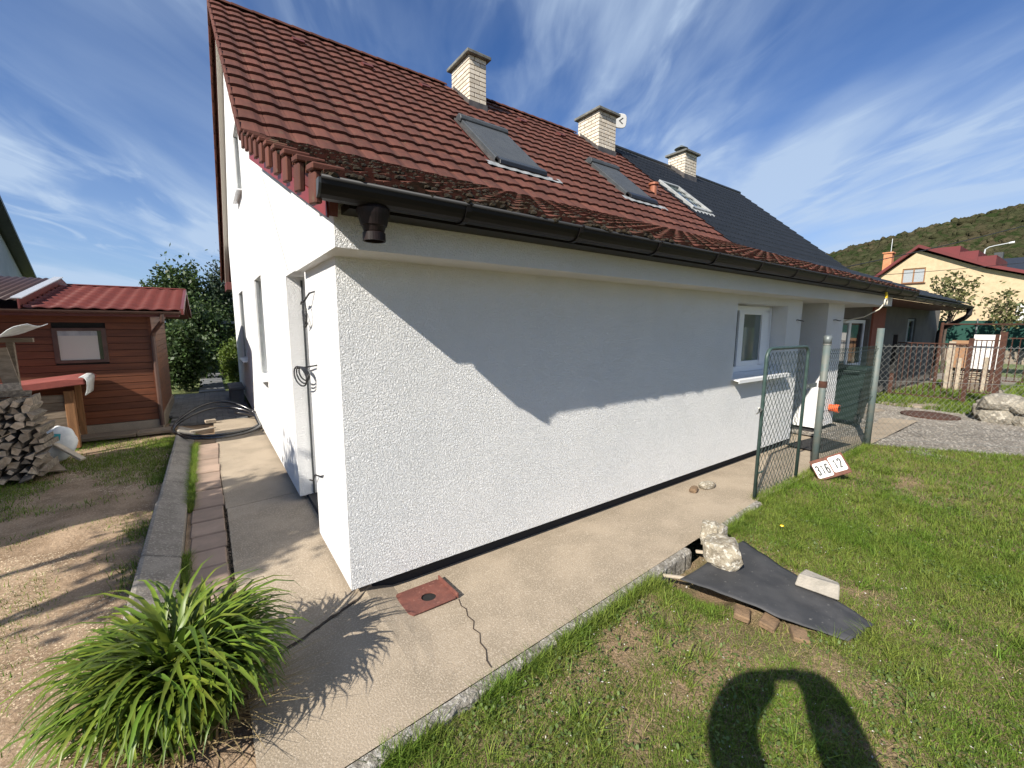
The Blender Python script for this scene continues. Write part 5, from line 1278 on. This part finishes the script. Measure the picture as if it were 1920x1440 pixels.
m.add([a, b, b+tk, a+tk, a-o1*20, b-o1*20, b-o1*20+tk, a-o1*20+tk], [(0, 1, 2, 3), (4, 7, 6, 5), (3, 2, 6, 7), (0, 4, 5, 1), (0, 3, 7, 4), (1, 5, 6, 2)]); m.build('roof', 'anthracite', lh)

# ================================================================== NEXT-DOOR GARDEN TO THE LEFT (outside the picture, throws the morning shade)
gr = thing('neighbour_garage', (-6.3, 2.0, 0), 'neighbour garage with low pitched roof beyond the left edge', 'garage')
MB().box(-8.6, -5.2, 1.35, 3.5, -.2, 3.0).build('wall', 'render_left', gr)
MB().prism([(-8.9, 2.95), (-6.9, 3.75), (-4.95, 3.05), (-4.95, 3.15), (-6.9, 3.87), (-8.9, 3.05)], 1, 1.15, 3.7).build('roof', 'shed_roof_dark', gr)
tree('plum_tree', (-5.0, -.05, -.05), 4.0, (.75, .75, .50), 'shrub', 'plum tree with a slim trunk in the neighbour garden on the left', .11, 4200, .055, 21, crown_z=3.55)
tree('plum_tree', (-5.05, .70, -.05), 4.1, (.7, .75, .55), 'shrub', 'second plum tree beside the neighbour garage', .11, 4200, .05, 22, crown_z=3.6)

# ================================================================== DAYLILY CLUMP
ly = thing('daylily_clump', (-.93, -.42, 0), 'large clump of arching green daylily leaves at the path corner', 'plant')
rl_ = np.random.default_rng(3); random.seed(3)
def leaf_pts(k):
    a = rl_.uniform(0, 2*math.pi); rb = .18*math.sqrt(rl_.uniform(0, 1)); bx, by = -.87+rb*math.cos(a)*1.2, -.46+rb*math.sin(a)
    inner = 1-rb/.18
    out = a+rl_.normal()*.95; ln = rl_.uniform(.38, .62)+.36*inner; el0 = R(rl_.uniform(74, 100)); droop = R(rl_.uniform(110, 175)+25*(1-inner)); tw = 0
    wd = rl_.uniform(.021, .036); n_ = 9; p = np.array([bx, by, -.03]); rows = []
    yawd = rl_.uniform(-1.1, 1.1)
    for i in range(n_+1):
        t = i/n_; el = el0-droop*t**2.0; az = out+yawd*t
        dv = np.array([math.cos(el)*math.cos(az), math.cos(el)*math.sin(az), math.sin(el)])
        side = np.array([-math.sin(az), math.cos(az), 0]); upn = np.cross(dv, side)*-1
        w_ = wd*(min(1, .55+t*2.2))*(1-max(0, t-.45)/.55)**.8*.5+.0006
        c = p.copy(); fold = .35*w_
        rows.append((c-side*w_+upn*fold*-1*0+np.array([0, 0, fold]), c.copy(), c+side*w_+np.array([0, 0, fold])))
        p = p+dv*ln/n_
        if p[2] < .012: p[2] = .012
    V = [tuple(q) for r_ in rows for q in r_]; F_ = []
    for i in range(n_):
        for k2_ in range(2): F_.append((3*i+k2_, 3*i+k2_+1, 3*i+k2_+4, 3*i+k2_+3))
    return V, F_
for k in range(300):
    V, F_ = leaf_pts(k); m = MB(); m.add(V, F_); m.build('leaf', 'lily', ly, smooth=True)
m = MB()
for k in range(430):
    V, F_ = leaf_pts(k); m.add(V, F_)
m.build('leaf_mass', 'lily_rest', ly, smooth=True, kind='stuff')
n_ = 500; a = rl_.uniform(0, 2*math.pi, n_); rb = .22*np.sqrt(rl_.uniform(0, 1, n_)); P = np.stack([-.87+rb*np.cos(a)*1.2, -.46+rb*np.sin(a), np.full(n_, -.04)], -1)
link('dry_leaves', blade_mesh('dry_leaves', P, a+rl_.normal(size=n_)*.6, rl_.uniform(.12, .36, n_), np.full(n_, .012), rl_.uniform(.6, 1.6, n_), 'straw', 4), ly, kind='stuff')

# ================================================================== GRASS
rg_ = np.random.default_rng(12)
def scatter(n_, x0, x1, y0, y1): return rg_.uniform(x0, x1, n_), rg_.uniform(y0, y1, n_)
felt_poly = [(1.95, -1.14), (2.95, -1.10), (2.58, -2.08), (2.24, -2.06)]
def inside(x, y, poly):
    c = np.zeros(len(x), bool); j = len(poly)-1
    for i in range(len(poly)):
        xi, yi = poly[i]; xj, yj = poly[j]
        c ^= ((yi > y) != (yj > y)) & (x < (xj-xi)*(y-yi)/(yj-yi+1e-12)+xi); j = i
    return c
def bare(x, y):
    """1 where turf is worn"""
    b = np.clip((fbm(x, y, 2.4, 41)-.48)*5, 0, 1)*np.clip(1.5-(x-.2)*.40, .12, 1)
    b = np.maximum(b, .95*np.exp(-((x-2.75+.45*(y+1.6))/.16)**2)*((y > -2.1) & (y < -1.05)))
    b = np.maximum(b, .9*np.exp(-((x-5.9)/.35)**2-((y+1.55)/.18)**2))
    b = np.maximum(b, .85*np.exp(-((x-2.03)/.30)**2-((y+1.62)/.15)**2))
    return b
def lawn_grass(n_, x0, x1, y0, y1, hmin, hmax, wd, name, seed, seg=2):
    x, y = scatter(n_, x0, x1, y0, y1)
    k = in_lawn(x, y+.005) & ~inside(x, y, felt_poly) & (rg_.uniform(size=n_) > bare(x, y)*.93) & (hole(x, y) < .06)
    k &= ~((np.hypot(x-CAM.x, (y-CAM.y)) > 6.0) & (rg_.uniform(size=n_) > .5))
    x, y = x[k], y[k]; m_ = len(x)
    lush = np.clip(.55+.75*(fbm(x, y, 1.3, 43)-.35)+.10*(x-1.0), .45, 1.25)
    h = rg_.uniform(hmin, hmax, m_)*lush; P = np.stack([x, y, lawn_z(x, y)-.004], -1)
    return blade_mesh(name, P, rg_.uniform(0, 6.283, m_), h, wd*rg_.uniform(.7, 1.4, m_), rg_.uniform(.25, 1.5, m_), 'grass', seg)
link('lawn_grass', lawn_grass(250000, -.7, 4.2, -3.2, -.78, .024, .062, .0042, 'lawn_grass', 1), label='short green lawn grass in the foreground and beside the path', cat='grass', kind='stuff')
link('lawn_grass', lawn_grass(150000, 4.2, 9.6, -4.6, -.78, .03, .066, .0056, 'lawn_grass', 2), label='green lawn grass stretching to the fence and gravel road', cat='grass', kind='stuff')
link('lawn_grass', lawn_grass(40000, -5, 4.2, -8, -3.2, .03, .07, .008, 'lawn_grass', 3, 1), label='lawn grass behind the viewpoint', cat='grass', kind='stuff')
# taller fringe along the kerb and fence
n_ = 9000; x = rg_.uniform(-.6, 3.85, n_); y = kerb_y(x)-.070-np.abs(rg_.normal(size=n_))*.035; k = (hole(x, y) < .05) & (fbm(x, y, 3.5, 51) > .52); x, y = x[k], y[k]; n_ = len(x)
P = np.stack([x, y, lawn_z(x, y)-.004], -1); link('kerb_grass', blade_mesh('kerb_grass', P, rg_.uniform(0, 6.28, n_), rg_.uniform(.04, .12, n_), .0042*rg_.uniform(.7, 1.4, n_), rg_.uniform(.2, 1.2, n_), 'grass'), label='taller grass fringe along the kerb', cat='grass', kind='stuff')
n_ = 5000; x = rg_.uniform(3.9, 7.6, n_); y = -.78+rg_.normal(size=n_)*.03; P = np.stack([x, y, np.full(n_, -.05)], -1)
link('fence_grass', blade_mesh('fence_grass', P, rg_.uniform(0, 6.28, n_), rg_.uniform(.05, .13, n_), .005*rg_.uniform(.7, 1.4, n_), rg_.uniform(.2, 1.2, n_), 'grass'), label='grass tufts along the foot of gate and fence', cat='grass', kind='stuff')
# dry stalks
x, y = scatter(30000, -.7, 6, -3.6, -.8); k = in_lawn(x, y) & ~inside(x, y, felt_poly) & (rg_.uniform(size=len(x)) < .12+.8*bare(x, y)) & (hole(x, y) < .1); x, y = x[k], y[k]; n_ = len(x)
P = np.stack([x, y, lawn_z(x, y)-.001], -1); link('dry_grass', blade_mesh('dry_grass', P, rg_.uniform(0, 6.28, n_), rg_.uniform(.02, .06, n_), .0035*rg_.uniform(.7, 1.4, n_), rg_.uniform(1.0, 2.6, n_), 'grass_dry'), label='dry yellow stalks in the worn lawn', cat='grass', kind='stuff')
# coarser tufts
tx, ty = scatter(420, -.5, 6.5, -3.8, -.85); k = in_lawn(tx, ty-.05) & ~inside(tx, ty, felt_poly); tx, ty = tx[k], ty[k]
x = np.repeat(tx, 34)+rg_.normal(size=len(tx)*34)*.022; y = np.repeat(ty, 34)+rg_.normal(size=len(tx)*34)*.022; k = in_lawn(x, y) & ~inside(x, y, felt_poly) & (hole(x, y) < .06); x, y = x[k], y[k]; n_ = len(x)
link('grass_tufts', blade_mesh('grass_tufts', np.stack([x, y, lawn_z(x, y)-.004], -1), rg_.uniform(0, 6.28, n_), rg_.uniform(.05, .12, n_), .0052*rg_.uniform(.7, 1.4, n_), rg_.uniform(.3, 1.6, n_), 'grass', 3), label='coarser grass tufts scattered in the lawn', cat='grass', kind='stuff')
# pale bits of litter and limestone on the turf
x, y = scatter(900, -.5, 5, -3.4, -.9); k = in_lawn(x, y) & (fbm(x, y, 2.0, 47) > .45) & ~inside(x, y, felt_poly); x, y = x[k], y[k]
LITTER = (x, y)
# clover leaves
def leaf_disc(name, x, y, z, r_, mt, tilt=.5):
    n_ = len(x); k_ = 5; t = np.arange(k_)*2*math.pi/k_
    nx_, ny_ = rg_.normal(size=n_)*tilt, rg_.normal(size=n_)*tilt
    V = np.zeros((n_, k_, 3)); 
    for i in range(k_):
        dx, dy = r_*np.cos(t[i]), r_*np.sin(t[i]); V[:, i, 0] = x+dx; V[:, i, 1] = y+dy; V[:, i, 2] = z+nx_*dx+ny_*dy
    return np_mesh(name, V.reshape(-1, 3), np.arange(n_*k_).reshape(-1, k_), mt)
x, y = scatter(30000, -.5, 6.5, -4, -.85); k = in_lawn(x, y) & ~inside(x, y, felt_poly) & (fbm(x, y, 2.6, 61) > .56) & (hole(x, y) < .05); x, y = x[k], y[k]
link('clover', leaf_disc('clover', x, y, lawn_z(x, y)+rg_.uniform(.01, .04, len(x)), rg_.uniform(.004, .009, len(x)), 'clover'), label='small clover leaves growing through the lawn', cat='clover', kind='stuff')
# yard grass on the left
def yard_grass(n_, x0, x1, y0, y1, prob, hmin, hmax, wd, label, name='yard_grass'):
    x, y = scatter(n_, x0, x1, y0, y1); k = rg_.uniform(size=n_) < prob(x, y); x, y = x[k], y[k]; m_ = len(x)
    P = np.stack([x, y, yard_z(x, y)-.004], -1); link(name, blade_mesh(name, P, rg_.uniform(0, 6.28, m_), rg_.uniform(hmin, hmax, m_), wd*rg_.uniform(.7, 1.4, m_), rg_.uniform(.2, 1.3, m_), 'grass'), label=label, cat='grass', kind='stuff')
yard_grass(60000, -3.6, -1.17, 3.0, 6.4, lambda x, y: np.clip((fbm(x, y, 1.6, 71)-.40)*4, 0, 1)*np.clip((y-2.2)*.5, .10, .8), .02, .065, .006, 'patchy grass in the shaded yard before the shed')
yard_grass(26000, -1.55, -1.17, 1.0, 6.2, lambda x, y: np.clip((fbm(x, y, 2.8, 72)-.46)*4, 0, 1)*np.exp(-((x+1.2)/.14)**2)*.6, .03, .09, .006, 'grass strip along the outer edge of the channel slabs')
yard_grass(12000, -2.6, -1.1, -.6, 2.6, lambda x, y: np.clip((fbm(x, y, 2.2, 73)-.46)*4, 0, 1)*.8, .015, .045, .005, 'thin grass on the sunlit dirt')
n_ = 9000; x = -.915+rg_.normal(size=n_)*.016; y = rg_.uniform(.5, 5.6, n_); k = fbm(x*0, y, 2.2, 75) > .40; x, y = x[k], y[k]; n_ = len(x)
link('joint_grass', blade_mesh('joint_grass', np.stack([x, y, np.full(n_, -.01)], -1), rg_.uniform(0, 6.28, n_), rg_.uniform(.03, .09, n_), .005*rg_.uniform(.7, 1.4, n_), rg_.uniform(.2, 1.3, n_), 'grass'), label='grass growing between channel slabs and pavers', cat='grass', kind='stuff')
n_ = 2500; x = -.635+rg_.normal(size=n_)*.008; y = rg_.uniform(.5, 4.8, n_); link('joint_moss', blade_mesh('joint_moss', np.stack([x, y, np.full(n_, -.012)], -1), rg_.uniform(0, 6.28, n_), rg_.uniform(.008, .022, n_), .005*rg_.uniform(.7, 1.4, n_), rg_.uniform(.2, 1.3, n_), 'moss'), label='dry moss in the joint beside the pavers', cat='moss', kind='stuff')
# gravel-yard grass by the rusty gate
x, y = scatter(26000, 12.5, 19.5, -1.4, .7); k = (fbm(x, y, 1.2, 81) > .30) & (y < .62-.05*(x-14)); x, y = x[k], y[k]; n_ = len(x)
link('yard_grass', blade_mesh('yard_grass', np.stack([x, y, np.full(n_, -.05)], -1), rg_.uniform(0, 6.28, n_), rg_.uniform(.06, .2, n_), .016*rg_.uniform(.7, 1.4, n_), rg_.uniform(.2, 1.0, n_), 'grass'), label='rough grass in the neighbour yard behind the rusty gate', cat='grass', kind='stuff')
x, y = scatter(26000, 12.3, 22, -5.5, -1.7); n_ = len(x); link('terrace_grass', blade_mesh('terrace_grass', np.stack([x, y, .42+.012*(x-12)], -1), rg_.uniform(0, 6.28, n_), rg_.uniform(.08, .25, n_), .018*rg_.uniform(.7, 1.4, n_), rg_.uniform(.2, 1.0, n_), 'grass'), label='long grass on the terrace above the stone wall', cat='grass', kind='stuff')
# chips and pebbles: small flat flakes
def flakes(name, x, y, z, s_, mt, label, cat):
    n_ = len(x); A = rg_.uniform(0, 6.28, n_); l1 = s_*rg_.uniform(.7, 1.6, n_); l2 = s_*rg_.uniform(.3, .8, n_); hh = s_*rg_.uniform(.2, .55, n_)
    c, s2 = np.cos(A), np.sin(A); V = np.zeros((n_, 5, 3))
    for i, (u, v) in enumerate(((1, 0), (0, 1), (-1, 0), (0, -1))):
        V[:, i, 0] = x+c*u*l1-s2*v*l2; V[:, i, 1] = y+s2*u*l1+c*v*l2; V[:, i, 2] = z-.002
    V[:, 4, 0] = x; V[:, 4, 1] = y; V[:, 4, 2] = z+hh
    F_ = np.array([[0, 1, 4], [1, 2, 4], [2, 3, 4], [3, 0, 4]]); Fq = (np.arange(n_)[:, None, None]*5+F_[None]).reshape(-1, 3)
    link(name, np_mesh(name, V.reshape(-1, 3), Fq, mt), label=label, cat=cat, kind='stuff')
x, y = scatter(26000, -3.2, -1.17, -1.1, 5.0); k = fbm(x, y, 1.6, 91) > .50; x, y = x[k], y[k]; flakes('wood_chips', x, y, yard_z(x, y), .009, 'chips', 'wood chips and straw scattered over the dirt yard', 'chips')
x, y = scatter(20000, 7.7, 14, -6, .6); flakes('road_pebbles', x, y, -.045+.05*(fbm(x, y, .8, 21)-.5)+.03*(fbm(x, y, 4, 22)-.5), .022, 'pebbles', 'loose pebbles on the gravel road', 'pebbles')
x, y = scatter(900, -.6, 4, -1.0, .0); k = (y > kerb_y(x)+.02); x, y = x[k], y[k]; flakes('path_grit', x, y, np.array([conc_z(a_, b_) for a_, b_ in zip(x, y)]), .0035, 'pebbles', 'fine grit on the concrete path', 'grit')
flakes('lawn_litter', LITTER[0], LITTER[1], lawn_z(LITTER[0], LITTER[1])+.012, .006, 'litter', 'pale grit and litter lying in the lawn', 'grit')
# dandelion
dn = thing('dandelion', (3.35, -1.25, -.03), 'tiny yellow dandelion flower in the lawn', 'flower')
MB().tube([(3.35, -1.25, -.03), (3.355, -1.25, .05)], .002, 5).build('stem', 'lily_rest', dn); MB().lathe([(.004, 0), (.016, .006), (.012, .012)], (3.355, -1.25, .05), 10).build('blossom', 'yellow', dn)

# ================================================================== PHOTOGRAPHER (behind the camera; only the shadow is in view)
Fh = Vector((math.cos(YAW), math.sin(YAW), 0)); Rh = Vector((math.sin(YAW), -math.cos(YAW), 0))
def bp(r, b, z): return tuple(CAM.xy.to_3d()-Fh*b+Rh*r+Vector((0, 0, z)))
pts = {'pelvis': (bp(0, .50, .90), .135), 'waist': (bp(0, .49, 1.05), .120), 'chest': (bp(0, .47, 1.25), .135), 'neckb': (bp(0, .46, 1.38), .07), 'neck': (bp(0, .45, 1.45), .05), 'head': (bp(0, .43, 1.53), .085), 'crown': (bp(0, .43, 1.62), .075)}
ed = [('pelvis', 'waist'), ('waist', 'chest'), ('chest', 'neckb'), ('neckb', 'neck'), ('neck', 'head'), ('head', 'crown')]
for sgn, nm in ((-1, 'l'), (1, 'r')):
    ez = 1.70 if sgn < 0 else 1.62
    pts.update({nm+'sh': (bp(sgn*.19, .45, 1.36), .11), nm+'el': (bp(-.34 if sgn < 0 else .20, .17, ez-.05), .125), nm+'fo': (bp(-.24 if sgn < 0 else .17, .09, 1.75), .112), nm+'wr': (bp(sgn*.12, .07, 1.81), .075), nm+'ha': (bp(sgn*.09, .045, 1.82), .026),
                nm+'hip': (bp(sgn*.10, .50, .84), .10), nm+'kn': (bp(sgn*.11, .48, .46), .06), nm+'an': (bp(sgn*.12, .52, .06), .042), nm+'toe': (bp(sgn*.13, .36, .0), .035)})
    ed += [('chest', nm+'sh'), (nm+'sh', nm+'el'), (nm+'el', nm+'fo'), (nm+'fo', nm+'wr'), (nm+'wr', nm+'ha'), ('pelvis', nm+'hip'), (nm+'hip', nm+'kn'), (nm+'kn', nm+'an'), (nm+'an', nm+'toe')]
    for f in range(4):
        pts[nm+'f%d' % f] = (bp(sgn*.065, .035, 1.845-.020*f), .009); pts[nm+'g%d' % f] = (bp(sgn*(.045+.004*f), .022, 1.845-.020*f), .008); ed += [(nm+'ha', nm+'f%d' % f), (nm+'f%d' % f, nm+'g%d' % f)]
    pts[nm+'th'] = (bp(sgn*.07, .06, 1.785), .010); pts[nm+'tt'] = (bp(sgn*.05, .05, 1.79), .009); ed += [(nm+'ha', nm+'th'), (nm+'th', nm+'tt')]
keys = list(pts); me = bpy.data.meshes.new('person'); me.from_pydata([pts[k][0] for k in keys], [(keys.index(a), keys.index(b)) for a, b in ed], []); me.update()
po_ = bpy.data.objects.new('tmp_person', me); col.objects.link(po_); po_.modifiers.new('skin', 'SKIN'); 
for i, k in enumerate(keys): me.skin_vertices[0].data[i].radius = (pts[k][1], pts[k][1])
me.skin_vertices[0].data[0].use_root = True
ss = po_.modifiers.new('sub', 'SUBSURF'); ss.levels = 2
dg = bpy.context.evaluated_depsgraph_get(); dg.update(); bm_ = bpy.data.meshes.new_from_object(po_.evaluated_get(dg)); bpy.data.objects.remove(po_)
bm_.materials.clear(); bm_.materials.append(MATS['cloth_dark']); bm_.materials.append(MATS['skin'])
for p in bm_.polygons: p.material_index = 1 if p.center.z > 1.42 and (p.center-Vector(bp(0, .45, p.center.z))).length < .13 or (p.center-Vector(CAM)).length < .20 else 0; p.use_smooth = True
ps = thing('person', bp(0, .5, 0), 'person standing on the lawn holding a phone up with both raised arms', 'person')
link('body', bm_, ps); hm = rock_mesh('hair', .078, .086, .085, 2, 'hair', .05, 4); hm.polygons.foreach_set('use_smooth', [True]*len(hm.polygons)); link('hair', hm, ps, loc=bp(0, .455, 1.60))
ph = MB(); ph.box(-.075, .075, -.037, .037, -.004, .004); me = ph.mesh('phone', 'black_metal', bevel=.003)
o = link('phone', me); o.matrix_world = Matrix(((Rt.x, Up.x, Fw.x, 0), (Rt.y, Up.y, Fw.y, 0), (Rt.z, Up.z, Fw.z, 0), (0, 0, 0, 1))); o.location = CAM-Fw*.02; tag(o, 'black phone held up by the standing person', 'phone')
